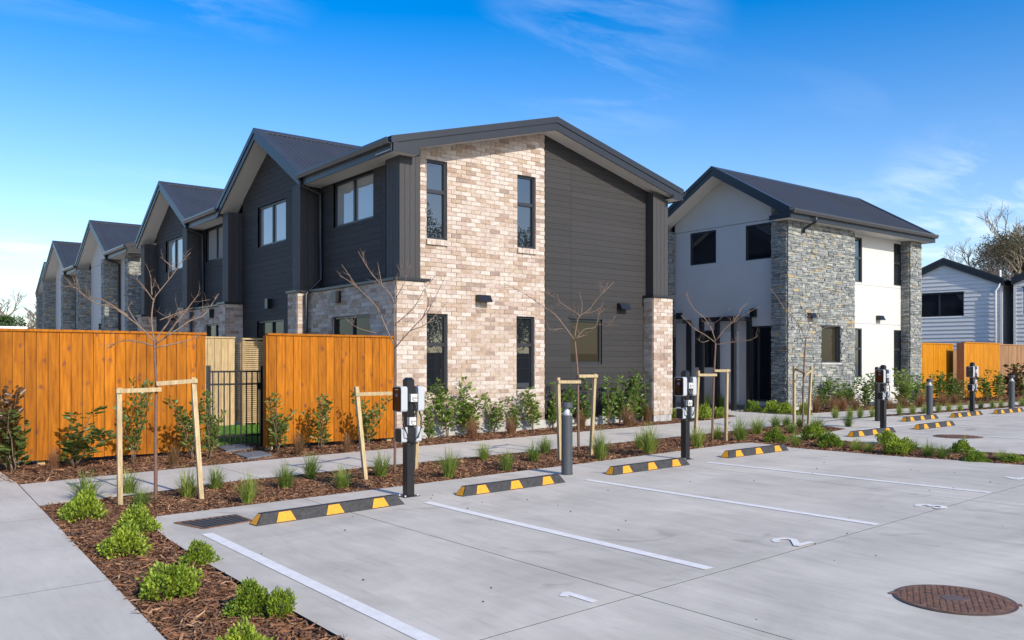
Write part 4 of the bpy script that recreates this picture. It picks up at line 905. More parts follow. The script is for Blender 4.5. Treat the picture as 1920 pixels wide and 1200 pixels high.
# --- chargers
def charger():
    t = thing('charger_post', '', 'charger'); w = .046; H = 1.31
    MB().box(-w, w, -w, w, .008, H-.03).build('post', BLACKM, t, local=True)
    MB().hexa([(-w,-w,H-.03),(w,-w,H-.03),(w,w,H-.03),(-w,w,H-.03),(-w*.55,-w*.55,H),(w*.55,-w*.55,H),(w*.55,w*.55,H),(-w*.55,w*.55,H)]).build('post_cap', BLACKM, t, local=True)
    bp = MB().box(-.10, .10, -.075, .075, .001, .009).build('base_plate', BLACKM, t, local=True)
    for sx in (-1, 1):
        for sy in (-1, 1): MB().lathe([(.011, .009), (.011, .022), (.006, .024)], 8, (sx*.08, sy*.058, 0)).build('bolt', SILVER, bp, local=True)
    def rbox(x0, x1, hy, z0, z1, r, n=5):      # box with rounded edges when seen along x
        pts = []
        for cy, cz, a0 in ((hy-r, z1-r, 0), (-hy+r, z1-r, 90), (-hy+r, z0+r, 180), (hy-r, z0+r, 270)):
            for i in range(n+1): a = R(a0+90*i/n); pts.append((x0, cy+r*math.cos(a), cz+r*math.sin(a)))
        return MB().prism(pts, (x1-x0, 0, 0))
    for s in (-1, 1):
        u = MB().box(*sorted((s*w, s*(w+.03))), -.03, .03, .98, 1.14).build('bracket', BLACKM, t, local=True)
        x0, x1 = s*(w+.025), s*(w+.105)
        b = rbox(x0, x1, .088, .935, 1.215, .03).build('charger_box', CHG_W, t, local=True)
        rbox(x1, x1+s*.006, .080, .945, 1.205, .026).build('face', CHG_F, b, local=True)
        MB().box(*sorted((x1+s*.006, x1+s*.0068)), -.03, .03, 1.175, 1.183).build('logo', SOCK, b, local=True)
        MB().box(*sorted((x1+s*.006, x1+s*.0068)), -.018, .018, 1.10, 1.135).build('status_light', mat('status_blue', (.10,.14,.30), .3), b, local=True)
        d = rbox(s*(w+.012), s*(w+.085), .062, .60, .755, .022).build('plug_dock', CHG_W, t, local=True)
        rbox(s*(w+.085), s*(w+.091), .058, .605, .75, .02).build('face', BLACKM, d, local=True)
        MB().tube([(s*(w+.04), -.062, .77), (s*(w+.04), -.066, .70), (s*(w+.035), -.062, .66)], .028, 10).build('plug', CHG_W, d, local=True)
        # cable looping from the charger down to the dock
        c = [(s*(w+.06), -.05, .935), (s*(w+.075), -.072, .87), (s*(w+.06), -.085, .76), (s*(w+.02), -.09, .66), (s*.015, -.085, .60), (s*-.004, -.07, .585), (s*.03, -.06, .58), (s*(w+.05), -.03, .585)]
        MB().tube(c, .0085, 7).build('cable', BLACKM, t, smooth=True, local=True)
    for z, xo in ((1.045, .012), (.79, -.006)):
        sk = MB().box(xo-.043, xo+.043, -w-.05, -w, z, z+.085).build('socket', SOCK, t, local=True)
        MB().tube([(xo+.005, -w-.05, z+.043), (xo+.005, -w-.062, z+.043)], .031, 16).build('dial', SOCK, sk, local=True); MB().box(xo-.022, xo+.032, -w-.068, -w-.062, z+.037, z+.049).build('grip', mat('grip_grey', (.25,.25,.25), .5), sk, local=True)
    for x in (-.025, .028): MB().tube([(x, -w-.02, 1.05), (x+.012, -w-.06, .97), (x-.004, -w-.04, .90), (x, -w-.02, .87)], .006, 6).build('lead', BLACKM, t, local=True)
    return t
ch = charger(); first = True
for (px, py), lab in (((766, 930.5), 'black charger post with twin chargers beside the first wheel stop and brick corner'), ((1285, 861), 'black charger post with twin chargers in front of the stone house entry'), ((1656, 804), 'black charger post with twin chargers paired with a plain black post'), ((1823, 777.5), 'black charger post with twin chargers before the bright orange fence gap')):
    P = at(px, py); o = ch if first else dup(ch); first = False
    o.location = (P[0], P[1], gz(P[0])); o.rotation_euler = (0, 0, KANG*.5); o['label'] = lab; o['group'] = 'car charger posts'
P = at(1645, 789); pb = thing('steel_post', 'plain black post standing next to a charger post', 'post', (P[0], P[1], gz(P[0])))
MB().lathe([(.055, .005), (.055, 1.21), (.045, 1.24)], 20).build('shaft', BLACKM, pb, local=True, smooth=False); MB().box(-.09, .09, -.09, .09, .001, .008).build('base_plate', BLACKM, pb, local=True)
# --- bollard lights
def bollard():
    t = thing('bollard_light', '', 'bollard'); r = .073
    MB().lathe([(r+.004, .001), (r+.004, .02), (r, .022), (r, .765), (r-.004, .769)], 32).build('body', BOLL, t, local=True, smooth=False)
    MB().lathe([(r-.004, .769), (.030, .835), (.024, .87)], 32).build('reflector_cone', SILVER, t, local=True, smooth=True)
    MB().lathe([(.022, .769), (.022, .868)], 16).build('lamp_stem', SOCK, t, local=True)
    for k in range(3): a = k*2.1+.5; MB().tube([(math.cos(a)*(r-.008), math.sin(a)*(r-.008), .767), (math.cos(a)*(r-.008), math.sin(a)*(r-.008), .872)], .004, 6).build('strut', BOLL, t, local=True)
    MB().lathe([(r, .868), (r, .925), (r-.008, .935)], 32).build('cap', BOLL, t, local=True)
    return t
bl = bollard(); first = True
for (px, py), lab in (((1063, 889.5), 'dark grey bollard light beside a wheel stop in front of the brick house'), ((1743, 783), 'dark grey bollard light in front of the stone house pier'), ((1897, 768), 'dark grey bollard light in front of the brown weathered fence')):
    P = at(px, py); o = bl if first else dup(bl); first = False; o.location = (P[0], P[1], gz(P[0])); o['label'] = lab; o['group'] = 'bollard lights'
# ================================================================== SAPLINGS AND STAKES
def smooth_path(pts, k=4):             # Catmull-Rom through the points
    P = [Vector(p) for p in pts]; P = [P[0]*2-P[1]]+P+[P[-1]*2-P[-2]]; out = []
    for i in range(1, len(P)-2):
        for j in range(k):
            t = j/k; a, b, c, d = P[i-1], P[i], P[i+1], P[i+2]
            out.append(.5*((2*b)+(c-a)*t+(2*a-5*b+4*c-d)*t*t+(3*b-a-3*c+d)*t**3))
    out.append(P[-2]); return out
def sapling(label, base, trunk, limbs, seed, r0=.024, tw=1.0):
    r = random.Random(seed); B0 = at(*base); t = thing('young_tree', label, 'tree', (B0[0], B0[1], gz(B0[0])-.03), group='staked bare saplings')
    V = lambda px, py, off: Vector(up_at(B0, px, py))+Vector(FWD)*off
    pts = [Vector((B0[0], B0[1], gz(B0[0])-.05))]+[V(x, y, 0) for x, y in trunk]; sp = smooth_path(pts, 5); n = len(sp)
    rad = [r0*(1-.42*i/(n-1))*(1+.06*math.sin(i*2.7)) for i in range(n)]; MB().tube(sp, rad, 9).build('trunk', TRUNK, t, smooth=True)
    mb = MB()
    def twig(p, d, L, rr, depth):
        k = 5; q = [p]; dd = d.normalized()
        for i in range(k):
            dd = (dd+Vector((r.gauss(0, .16), r.gauss(0, .16), r.gauss(.05, .13)))).normalized(); q.append(q[-1]+dd*L/k)
        mb.tube(q, [rr*(1-.75*i/k) for i in range(k+1)], 5)
        if depth > 0:
            for i in (1, 2, 3, 4):
                if r.random() < .62:
                    s = Vector((r.gauss(0, 1), r.gauss(0, 1), r.gauss(.4, .7))).normalized(); twig(q[i], dd*.6+s*.8, L*r.uniform(.3, .6), rr*.55, depth-1)
    for li, lm in enumerate(limbs):
        lead = r.uniform(-.35, .35); m = len(lm)
        q = [V(x, y, lead*i/(m-1)) for i, (x, y) in enumerate(lm)]; s = smooth_path(q, 4); k = len(s); ln = sum((s[i+1]-s[i]).length for i in range(k-1))
        ra = (.0080 if ln > .5 else .0050)
        mb.tube(s, [ra*(1-.78*i/(k-1))+.0012 for i in range(k)], 6)
        for i in range(2, k-1):
            if r.random() < .42*tw:
                d = (s[i+1]-s[i-1]).normalized(); side = Vector((r.gauss(0, 1), r.gauss(0, 1), r.gauss(.3, .6))).normalized(); twig(s[i], d*.7+side*.8, r.uniform(.06, .24), .0036, 1)
    mb.build('branches', TWIG, t, smooth=True); return t
sapling('bare young tree in front of the long orange fence, nearest the round bushes', (292, 939), [(292, 830), (293, 725), (291, 680), (289, 640)], [[(289,640),(262,612),(215,578),(180,568),(150,545),(132,530)], [(240,592),(190,562),(160,558),(138,545)], [(289,640),(283,600),(285,565),(289,553),(318,515),(330,495),(350,471)], [(287,562),(265,535),(246,518)], [(285,553),(277,530),(270,514)], [(325,503),(303,482)], [(289,640),(307,605),(308,592),(340,573)], [(291,645),(325,620),(350,600),(370,590),(385,565),(393,546)], [(310,632),(332,600),(353,570),(362,555)], [(291,652),(340,638),(357,625)], [(288,648),(255,640),(225,640),(200,653)], [(300,600),(322,585),(331,575)], [(262,612),(240,580),(246,565)]], 11, .021)
sapling('bare young tree behind the charger post at the brick corner', (740, 888), [(741, 800), (740, 720), (741, 652)], [[(741,652),(722,610),(706,575),(680,548),(668,535),(641,496)], [(672,541),(655,527),(643,520)], [(741,652),(739,600),(737,560),(710,528),(690,502),(673,472)], [(716,535),(706,490)], [(705,530),(678,518)], [(741,652),(770,620),(800,590),(815,565),(834,530)], [(745,605),(775,575),(790,545),(808,520)], [(742,560),(760,530),(772,500)], [(706,625),(672,615),(652,600)], [(738,555),(745,520),(757,500)], [(770,620),(800,605),(838,562)], [(790,600),(805,570),(800,545)]], 12, .019)
sapling('bare young tree beside the bollard light in front of charcoal boards', (1085, 856), [(1084, 780), (1083, 700), (1078, 640)], [[(1077,637),(1058,612),(1040,590),(1020,577),(1000,563),(975,547),(945,533)], [(1077,636),(1082,605),(1088,592),(1105,580),(1120,560),(1130,548),(1140,530)], [(1088,592),(1070,580),(1050,565),(1035,552),(1022,545)], [(1130,550),(1153,527)], [(1080,636),(1095,618),(1113,615),(1122,608),(1140,610),(1153,593)], [(1090,588),(1092,570),(1089,552)], [(1080,634),(1100,628),(1102,636)], [(1105,587),(1122,580),(1132,566)], [(1060,615),(1035,618),(1028,615)], [(1118,610),(1122,595),(1126,580)]], 13, .023)
sapling('bare young tree behind the second charger post at the entry path', (1335, 826), [(1337, 760), (1339, 700), (1342, 643)], [[(1341,642),(1320,628),(1300,618),(1285,605),(1272,594)], [(1342,640),(1333,615),(1320,595),(1305,583),(1292,565),(1287,550)], [(1343,638),(1360,615),(1380,600),(1395,590),(1420,575)], [(1343,646),(1370,642),(1400,638),(1413,630)], [(1330,610),(1345,600),(1360,580)], [(1330,638),(1315,642),(1303,635)], [(1375,603),(1390,585),(1400,570)], [(1378,640),(1380,625)]], 14, .023)
sapling('bare young tree in front of the grey stone wall', (1505, 807), [(1506, 740), (1508, 680), (1511, 636)], [[(1511,636),(1500,610),(1488,590),(1475,575),(1462,552),(1452,535)], [(1511,636),(1520,612),(1532,595),(1540,570),(1545,555)], [(1513,634),(1530,625),(1548,615),(1565,610)], [(1520,612),(1510,598),(1515,580)], [(1488,590),(1480,580),(1490,560)]], 15, .023)
def stake(label, base, top, rail, depth_of, w=.048):
    P = at(*base); T = Vector(up_at(P, *top)); b = Vector((P[0], P[1], gz(P[0])-.06)); t = thing('tree_stake', label, 'stake', tuple(b), group='pine tree stakes')
    MB().bar(b, T, w, w, up=(0, 1, 0)).build('post', PINE_STAKE, t)
    D = at(*depth_of); k = (np.array(T)-CAM)@FWD/((P-CAM)@FWD)
    a = Vector(up_at(P, *rail[0])); e = Vector(up_at(D, *rail[1])); d = (e-a).normalized()
    off = Vector((0, -.036, 0)); MB().bar(a+off-d*.03, e+off+d*.02, .022, .045).build('rail', PINE_STAKE, t)
for nm, tb, st in (('before the long fence', (292, 939), (((225, 946), (223, 727), ((222, 733), (297, 730))), ((378, 934), (362, 708), ((363, 714), (295, 719))))),
                   ('at the brick corner', (740, 888), (((686, 897), (668, 725), ((668, 739), (741, 737))), ((779, 880), (786, 722), ((786, 729), (741, 731))))),
                   ('beside the bollard light', (1085, 856), (((1050, 863), (1046, 708), ((1046, 716), (1084, 716))), ((1108, 852), (1115, 701), ((1115, 705), (1084, 705))))),
                   ('at the entry path', (1335, 826), (((1303, 827), (1309, 695), ((1309, 703), (1339, 703))), ((1361, 826), (1363, 692), ((1363, 695), (1339, 695))))),
                   ('before the stone wall', (1505, 807), (((1489, 803), (1489, 687), ((1490, 692), (1507, 701))), ((1515, 801), (1521, 687), ((1521, 693), (1507, 703)))))):
    for k, (b, tp_, rl) in enumerate(st): stake('pale pine stake with the %s rail, supporting the tree %s' % ((('lower', 'higher'), ('falling', 'rising'))['stone' in nm][k], nm), b, tp_, rl, tb)

# ================================================================== PLANTS
def leaf_cloud(pos, nrm, L, W, rg, fold=.25):
    """pointed leaves: 4-point blades at pos with axis nrm"""
    n = len(pos); a = nrm/np.linalg.norm(nrm, axis=1, keepdims=True); r = rg.normal(size=(n, 3)); s = np.cross(a, r); s /= np.linalg.norm(s, axis=1, keepdims=True); u = np.cross(s, a)
    L = L[:, None]; W = W[:, None]; V = np.zeros((n, 6, 3))
    V[:, 0] = pos; V[:, 1] = pos+a*L*.35+s*W*.85+u*W*fold; V[:, 2] = pos+a*L*.72+s*W*.75+u*W*fold; V[:, 3] = pos+a*L-u*L*.10; V[:, 4] = pos+a*L*.72-s*W*.75+u*W*fold; V[:, 5] = pos+a*L*.35-s*W*.85+u*W*fold
    b = (np.arange(n)*6)[:, None]; f = np.stack([b+np.array([0, 1, 2, 3]), b+np.array([0, 3, 4, 5])], 1).reshape(-1, 4); return V.reshape(-1, 3), f
def mesh_obj(name, me, parent): o = bpy.data.objects.new(name, me); COL.objects.link(o); o.parent = parent; return o
def shrub_meshes(seed, mats, h=1.0, spread=.30, stems=6, leaves=54, ll=.082):
    rg = np.random.default_rng(seed); mb = MB(); P = []; N = []
    for i in range(stems):
        az = rg.uniform(0, 6.28); out = rg.uniform(.15, 1)*spread; hh = h*rg.uniform(.55, 1.0) if i else h; k = 7; q = []
        for j in range(k+1):
            t = j/k; q.append(np.array([math.cos(az)*out*t**1.3+rg.normal(0, .012), math.sin(az)*out*t**1.3+rg.normal(0, .012), hh*t]))
        mb.tube(q, [.007*(1-.7*j/k) for j in range(k+1)], 5)
        for m in range(leaves):
            t = rg.uniform(.10, 1.0)**.8; j = min(k-1, int(t*k)); p = q[j]+(q[j+1]-q[j])*(t*k-j); a = rg.uniform(0, 6.28); rad = rg.uniform(.0, .075)*(1.25-.55*t)
            d = np.array([math.cos(a), math.sin(a), rg.uniform(.1, 1.1)]); P.append(p+d*rad); N.append(d)
    P = np.array(P); N = np.array(N); n = len(P); L = rg.uniform(.65, 1.15, n)*ll; V, f = leaf_cloud(P, N, L, L*.30, rg)
    return mb.mesh('stems', TWIG, True), fast_mesh('foliage', V, f, mats)
def ball_meshes(seed, r=.22):
    rg = np.random.default_rng(seed); n = 1900; d = rg.normal(size=(n, 3)); d /= np.linalg.norm(d, axis=1, keepdims=True); d[:, 2] = np.abs(d[:, 2])*1.0-.25
    lump = 1+.30*np.sin(d[:, 0]*4.3+seed)*np.sin(d[:, 1]*5+1.7*seed)+.16*np.sin(d[:, 2]*7+seed)+.12*np.sin(d[:, 0]*11+d[:, 1]*9)
    rr = r*lump*rg.uniform(.30, 1, n)**.4; P = d*rr[:, None]; P[:, 2] = P[:, 2]*1.05+r*.42
    tips = rg.random(n) < .14; P[tips] += d[tips]*rg.uniform(0, .045, tips.sum())[:, None]
    N = d*.8+rg.normal(0, .45, (n, 3))+np.array([0, 0, .55]); L = rg.uniform(.026, .046, n); V, f = leaf_cloud(P, N, L, L*.30, rg, .35)
    mb = MB()
    for i in range(9):
        a = i*.7; e = np.array([math.cos(a)*r*.7, math.sin(a)*r*.7, r*(.5+.06*(i % 4))]); mb.tube([(0, 0, -.03), tuple(e*.5+np.array([0, 0, .02])), tuple(e)], [.006, .004, .002], 5)
    return mb.mesh('stems', TWIG, True), fast_mesh('foliage', V, f, LEAF_BALL)
def grass_mesh(seed, m, n=210, h=.34, spread=.27, w=.0046, name='blades'):
    rg = np.random.default_rng(seed); k = 5; V = np.zeros((n, k+1, 2, 3)); az = rg.uniform(0, 6.28, n); hh = h*rg.uniform(.55, 1.05, n); sp = spread*rg.uniform(.05, 1, n)**.8; bx = rg.normal(0, .022, n); by = rg.normal(0, .022, n)
    for j in range(k+1):
        t = j/k; o = sp*t**1.45; z = hh*(t-.42*(sp/spread)*t**2.6); cx = bx+np.cos(az)*o; cy = by+np.sin(az)*o; ww = w*(1-.86*t)
        V[:, j, 0] = np.stack([cx-np.sin(az)*ww, cy+np.cos(az)*ww, z-.02], 1); V[:, j, 1] = np.stack([cx+np.sin(az)*ww, cy-np.cos(az)*ww, z-.02], 1)
    b = (np.arange(n)*(k+1)*2)[:, None]; f = np.concatenate([b+np.array([2*j, 2*j+1, 2*j+3, 2*j+2]) for j in range(k)], 0)
    return fast_mesh(name, V.reshape(-1, 3), f, m)
SHRUB = [shrub_meshes(20+i, LEAF_SHRUB) for i in range(4)]; SHRUBD = [shrub_meshes(30+i, LEAF_DARK, 1.0, .34) for i in range(3)]; SHRUBR = shrub_meshes(41, [LEAF_RED], 1.0, .30, 7, 60)
BALL = [ball_meshes(50+i) for i in range(4)]; GRASS = [grass_mesh(60+i, LEAF_GRASS) for i in range(5)]; TUSS = [grass_mesh(70+i, LEAF_BROWN, 260, .34, .18, .0026) for i in range(3)]
def plant(kind, parts, px, py, ptop, pw, label, cat, group, seed, nat_h, nat_w):
    """stands the plant on the photo's ground point; its height and width from the photo's pixels"""
    P = at(px, py); D = (P-CAM)@FWD; w = pw*D/F; r = random.Random(seed)
    foot = .40 if cat == 'bush' else .12; hd = np.array([P[0], P[1], 0.0]); P = P+hd/np.linalg.norm(hd)*w*foot; D = (P-CAM)@FWD
    lo = np.full(3, 9.); hi = np.full(3, -9.)
    for nm, me in parts:
        co = np.empty(len(me.vertices)*3, np.float32); me.vertices.foreach_get('co', co); co = co.reshape(-1, 3); lo = np.minimum(lo, np.percentile(co, 1, axis=0)); hi = np.maximum(hi, np.percentile(co, 99.3, axis=0))
    nat_w = (hi[0]-lo[0]+hi[1]-lo[1])/2; nat_h = hi[2]
    zb = gz(P[0])-.035; top = CH+(PY0-ptop)*D/F; h = top-zb
    if cat == 'bush': h -= .22*w*CH/D
    t = thing(kind, label, cat, (P[0], P[1], zb), r.uniform(0, 6.28), group); t.scale = (w/nat_w, w/nat_w, h/nat_h)
    for nm, me in parts: mesh_obj(nm, me, t)
    return t
ORD = ('first', 'second', 'third', 'fourth', 'fifth', 'sixth', 'seventh', 'eighth', 'ninth', 'tenth', 'eleventh', 'twelfth', 'thirteenth', 'fourteenth', 'fifteenth', 'sixteenth', 'seventeenth')
def shrubs(lst, lab, grp, src=SHRUB, cat='shrub'):
    base_ = lab; lst = sorted(lst)
    for i, (px, py, ptop, pw) in enumerate(lst):
        lab = base_ % ORD[i] if '%s' in base_ else base_
        s, f = src[i % len(src)]; plant('leafy_shrub', (('stems', s), ('foliage', f)), px, py, ptop, pw, lab, cat, grp, px, 1.03, .66)
shrubs([(135, 877, 765, 92), (250, 868, 712, 52), (360, 861, 736, 66)], '%s glossy upright shrub along the long orange fence, counted from its bronze leaved end', 'shrubs along the long orange fence', SHRUBD)
shrubs([(28, 886, 758, 84)], 'broad dark green shrub with bronze leaves growing through it by the long fence', None, SHRUBD)
s, f = SHRUBR; plant('leafy_shrub', (('stems', s), ('foliage', f)), 14, 884, 728, 66, 'bronze leaved shrub at the end of the long orange fence', 'shrub', None, 3, 1.03, .66)
shrubs([(520, 849, 740, 56), (603, 843, 742, 56), (690, 837, 736, 56)], '%s upright shrub along the short orange fence, counted from the black gate', 'shrubs along the short orange fence', SHRUBD)
shrubs([(394, 859, 738, 44)], 'upright green shrub at the post of the black gate', None, SHRUBD)
shrubs([(806, 829, 738, 36), (838, 820, 714, 48), (882, 816, 712, 50), (926, 812, 736, 40), (966, 809, 744, 32), (1000, 807, 728, 46)], '%s upright shrub along the whitewashed brick wall, counted from its orange fence corner', 'shrubs along the brick wall')
shrubs([(1036, 803, 716, 36), (1066, 801, 720, 36), (1096, 799, 712, 40), (1140, 797, 704, 34), (1162, 795, 712, 36), (1186, 793, 697, 36), (1205, 791, 712, 34)], '%s upright shrub along the charcoal board wall, counted from the brickwork', 'shrubs along the charcoal wall')
shrubs([(1512, 768, 712, 30), (1545, 768, 708, 36), (1570, 767, 712, 34), (1596, 766, 706, 34), (1622, 765, 700, 34), (1645, 764, 708, 30), (1686, 762, 696, 34), (1700, 761, 690, 30), (1718, 760, 702, 30)], '%s upright shrub along the stone house front, counted from its entry corner', 'shrubs along the stone house')
shrubs([(1738, 755, 702, 28), (1762, 754, 698, 34), (1782, 754, 702, 30), (1796, 754, 712, 26), (1850, 751, 694, 32), (1872, 751, 698, 30)], '%s green shrub before the bright orange fence, counted from the stone house', 'shrubs along the bright orange fence')
shrubs([(1902, 750, 682, 44), (1925, 750, 684, 40)], '%s dark bushy shrub before the brown weathered fence, counted from the orange panels', 'shrubs along the brown fence', [SHRUBR, SHRUBD[0]])
def balls(lst, lab, grp):
    base_ = lab
    for i, (px, py, ptop, pw) in enumerate(lst):
        lab = base_[i] if isinstance(base_, list) else (base_ % ORD[i] if '%s' in base_ else base_)
        s, f = BALL[(i+px) % 4]; plant('round_bush', (('stems', s), ('foliage', f)), px, py, ptop, pw, lab, 'bush', grp, px, .37, .46)
balls([(158, 976, 914, 76), (258, 1000, 944, 74), (236, 1042, 979, 86), (372, 1060, 1011, 66), (320, 1126, 1053, 104), (470, 1156, 1083, 82), (526, 1156, 1101, 52), (455, 1242, 1161, 112)], ['rounded green bush with a grass tuft behind it at the footpath corner', 'rounded green bush at the foot of the first staked tree', 'wide rounded bush touching the one below the first staked tree', 'small compact round bush at the slab edge near the drain grate', 'large round bush in the middle of the bark bed by the walkway', 'tall lumpy bush beside the slab edge with a smaller bush against it', 'small bush spilling towards the slab from a taller lumpy bush', 'broad yellow green bush farthest along the walkway from the drain grate'], 'round bushes beside the walkway')
balls([(1454, 829, 800, 38), (1524, 825, 795, 42), (1556, 838, 809, 46)], '%s low rounded bush at the planter tip, counted from the second charger post', 'round bushes at the planter tip')
balls([(1664, 833, 807, 36), (1683, 853, 819, 52), (1804, 850, 822, 40), (1828, 866, 844, 48), (1902, 866, 850, 44)], '%s low rounded bush on the planted island, counted from the twin posts end', 'round bushes on the island')
balls([(1411, 773, 751, 32), (1446, 775, 751, 32), (1471, 777, 754, 30), (1508, 779, 755, 28)], '%s low rounded bush below the stone house entry, counted from the pergola', 'round bushes by the stone house')
balls([(1264, 785, 765, 20), (1320, 788, 758, 30), (1350, 784, 763, 26), (1296, 786, 764, 22)], ['small rounded bush tucked behind the brick pier', 'rounded bush behind the second charger post stake', 'rounded bush beside the trunk of the entry path tree', 'small rounded bush between brick pier and entry path tree'], 'round bushes by the entry path')
def grasses(lst, lab, grp, src=GRASS, kind='grass_tuft', cat='grass'):
    base_ = lab; lst = sorted(lst)
    for i, (px, py, ptop, pw) in enumerate(lst):
        lab = base_ % ORD[i] if '%s' in base_ else base_
        plant(kind, (('blades', src[(i+px) % len(src)]),), px, py, ptop-(py-ptop)*.12, pw*1.22, lab, cat, grp, px, .30, .38)
grasses([(160, 938, 886, 80), (240, 926, 884, 62), (262, 952, 916, 54), (352, 932, 877, 62), (405, 916, 874, 50), (465, 942, 886, 56), (535, 915, 868, 56), (582, 896, 852, 52), (642, 915, 872, 56), (714, 893, 850, 56)], '%s grass tuft in the bark strip before the orange fences, counted from the walkway', 'grass tufts along the first kerb')
grasses([(842, 896, 843, 58), (908, 862, 832, 42), (950, 881, 846, 46), (1000, 864, 832, 46), (1022, 848, 818, 42), (1126, 860, 808, 48), (1217, 850, 798, 56), (1200, 842, 808, 36)], '%s grass tuft in the bark strip before the brick house, counted from first charger', 'grass tufts before the brick house')
grasses([(1308, 838, 798, 48), (1344, 822, 794, 38), (1388, 826, 783, 52), (1420, 814, 780, 42), (1455, 802, 778, 36), (1474, 800, 778, 34), (1532, 806, 780, 44), (1484, 812, 790, 34), (1492, 834, 812, 34), (1500, 800, 778, 30)], '%s grass tuft in the planter past the second charger, counted from that charger', 'grass tufts in the planter')
grasses([(1606, 845, 822, 36), (1628, 846, 828, 34), (1740, 855, 828, 40), (1765, 858, 834, 42), (1712, 842, 824, 34), (1880, 862, 842, 40)], '%s grass tuft on the planted island, counted from the corner wheel stop', 'grass tufts on the island')
grasses([(1566, 784, 762, 24), (1590, 800, 775, 28), (1594, 784, 762, 22), (1613, 783, 761, 22), (1636, 781, 760, 20), (1687, 778, 756, 22), (1711, 776, 757, 22), (1733, 775, 756, 20), (1760, 773, 754, 20), (1779, 771, 754, 20), (1800, 770, 752, 20), (1820, 768, 752, 18), (1839, 766, 750, 18), (1861, 765, 749, 18), (1877, 763, 748, 18), (1894, 762, 748, 18), (1916, 760, 745, 20)], '%s small grass tuft along the far kerb strip, counted from the entry path', 'grass tufts along the far kerb')
TB = ('brown_tussock', 'grass')
grasses([(100, 880, 838, 30), (326, 873, 834, 32), (560, 853, 810, 36), (650, 847, 812, 30)], '%s brown wispy tussock along the orange fences, counted from the bronze shrub', 'brown tussocks along the fences', TUSS, 'brown_tussock')
grasses([(886, 822, 782, 40), (958, 814, 782, 30), (1090, 806, 772, 30), (1178, 798, 762, 40), (1214, 791, 756, 28)], '%s brown wispy tussock below the corner house, counted from the first charger', 'brown tussocks along the brick house', TUSS, 'brown_tussock')
grasses([(1531, 773, 741, 30), (1562, 771, 742, 34), (1582, 770, 744, 30), (1606, 769, 742, 30), (1666, 767, 742, 30), (1694, 765, 741, 30), (1728, 763, 736, 28), (1768, 760, 736, 28), (1790, 758, 736, 26)], '%s brown wispy tussock along the stone house front, counted from its entry corner', 'brown tussocks along the stone house', TUSS, 'brown_tussock')
# strappy plants beside the entry door
grasses([(1352, 764, 738, 22), (1326, 764, 736, 20)], '%s strappy green plant by the entry door, counted from the brick pier', 'strappy plants by the entry door')
# ================================================================== BACKGROUND TREES
def bare_tree(label, base, h, seed, m, spread=.75, depth=5, r0=.28, leaf=None, group=None):
    r = random.Random(seed); t = thing('bare_tree' if not leaf else 'half_evergreen_tree', label, 'tree', base, group=group); mb = MB(); tr_ = MB(); tips = []
    def grow(p, d, L, rr, k):
        q = [p]; dd = d
        for i in range(4): dd = (dd+Vector((r.gauss(0, .12), r.gauss(0, .12), r.gauss(.03, .08)))).normalized(); q.append(q[-1]+dd*L/4)
        (tr_ if k == depth else mb).tube(q, [rr*(1-.4*i/4) for i in range(5)], 7 if k >= depth-1 else 4, cap=k == depth)
        if k <= 1: tips.append(q[-1])
        if k == 0: return
        for i in range(3 if k > 1 else 4):
            a = r.uniform(0, 6.28); s = Vector((math.cos(a), math.sin(a), r.uniform(-.1, .7))).normalized(); grow(q[-1] if i < 2 else q[r.choice((2, 3))], (dd*.75+s*spread).normalized(), L*r.uniform(.58, .82), rr*.60, k-1)
    grow(Vector((0, 0, -.3)), Vector((0, 0, 1)), h*.30, r0, depth)
    tr_.build('trunk', m, t, local=True, smooth=True); mb.build('crown', m, t, local=True)
    if leaf:
        rg = np.random.default_rng(seed); T = np.array([tuple(x) for x in tips]); c = T[rg.integers(0, len(T), 34000)]; c = c[c[:, 2] < .80*T[:, 2].max()]; c = c+rg.normal(0, .26, c.shape); V, f = leaf_cloud(c, rg.normal(size=c.shape)+np.array([0, 0, .2]), rg.uniform(.08, .17, len(c)), rg.uniform(.02, .04, len(c)), rg); mesh_obj('foliage', fast_mesh('foliage', V, f, leaf), t)
    return t
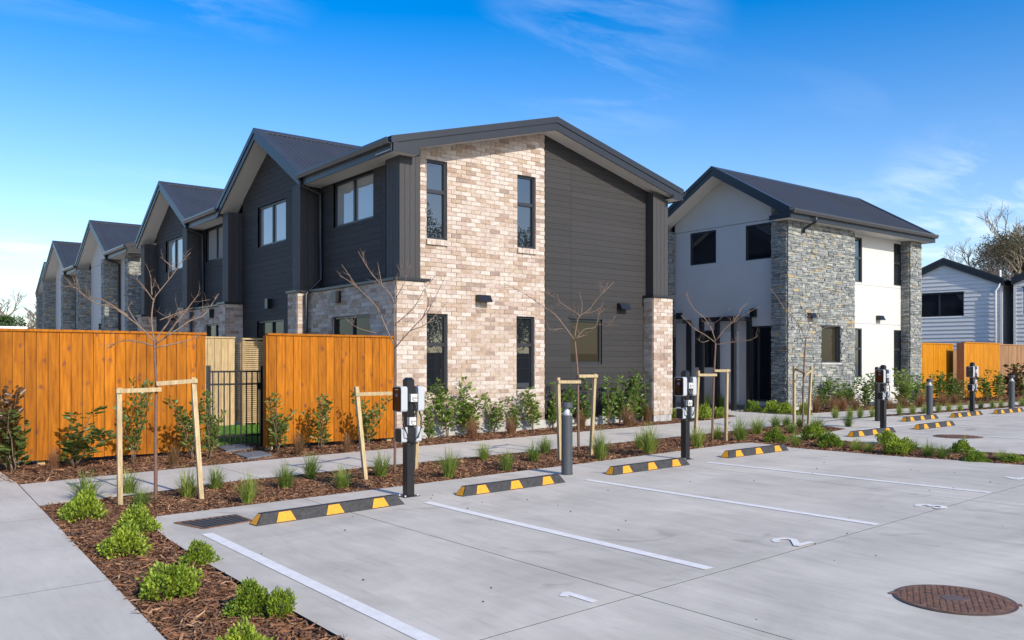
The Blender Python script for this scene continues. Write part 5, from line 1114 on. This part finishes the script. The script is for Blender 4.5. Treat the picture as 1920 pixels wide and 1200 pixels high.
def evergreen(name, label, base, h, w, seed, m, n=22000, ls=.22, group=None):
    rg = np.random.default_rng(seed); t = thing(name, label, 'tree', base, group=group); mb = MB(); mb.tube([(0, 0, -.3), (.1, 0, h*.3), (0, .1, h*.6), (.05, 0, h*.85)], [h*.028, h*.022, h*.014, .02], 8)
    k = 46; a = rg.uniform(0, 6.28, k); zz = rg.uniform(.22, .95, k); rad = np.sqrt(np.clip(1-((zz-.5)/.55)**2, .05, 1))*w*rg.uniform(.45, 1.0, k); C = np.stack([np.cos(a)*rad, np.sin(a)*rad, zz*h], 1)
    for c in C[::2]: mb.tube([(0, 0, c[2]*.75), tuple(c*np.array([.5, .5, .93])), tuple(c)], [h*.008, h*.005, .01], 5)
    i = rg.integers(0, k, n); g = rg.normal(0, 1, (n, 3)); g /= np.maximum(1, np.linalg.norm(g, axis=1, keepdims=True)/1.5); P = C[i]+g*np.array([w*.17, w*.17, h*.065]); N = g+rg.normal(0, .6, (n, 3))+np.array([0, 0, .4]); V, f = leaf_cloud(P, N, rg.uniform(.5, 1, n)*ls, rg.uniform(.12, .22, n)*ls, rg)
    mb.build('trunk', BARKG, t, local=True); mesh_obj('crown', fast_mesh('crown', V, f, m), t); return t
bare_tree('leafless grey tree rising behind the grey weatherboard house', (64.6, 28.1, .5), 11.2, 5, BARKG, .74, 7, .30)
bare_tree('tall brown leafless tree with some foliage behind the brown fence houses', (66.6, 26.2, .5), 13.0, 9, BARKP, .7, 6, .36, leaf=LEAF_TREE)
evergreen('evergreen_tree', 'dark evergreen tree beside the tall brown leafless tree', (73.5, 28.6, .5), 11.0, 3.6, 6, LEAF_TREE)
bare_tree('small leafless tree beyond the end of the stone terrace', (12.2, 82.0, .1), 8.6, 21, BARKG, .85, 6, .34, group='leafless trees beyond the terrace')
bare_tree('second leafless tree farther beyond the end of the stone terrace', (15.6, 90.0, .1), 8.2, 22, BARKG, .85, 6, .34, group='leafless trees beyond the terrace')
evergreen('hedge_bush', 'dense dark green bush beyond the white shed roof', (8.4, 63.5, .0), 4.3, 1.7, 23, LEAF_HEDGE, 16000, .2)
# trees across the car park that show in the upper windows
for k, (x, y, h) in enumerate(((41.0, -46, 17), (48.5, -50, 18), (56.0, -46, 16), (63.5, -48, 17), (33, -52, 15))): evergreen('evergreen_tree', '%s large evergreen across the car park, counted along the plain brown fence' % ORD[k], (x, y, .1), h, 4.2, 80+k, LEAF_HEDGE, 12000, .34, 'evergreen trees across the car park')
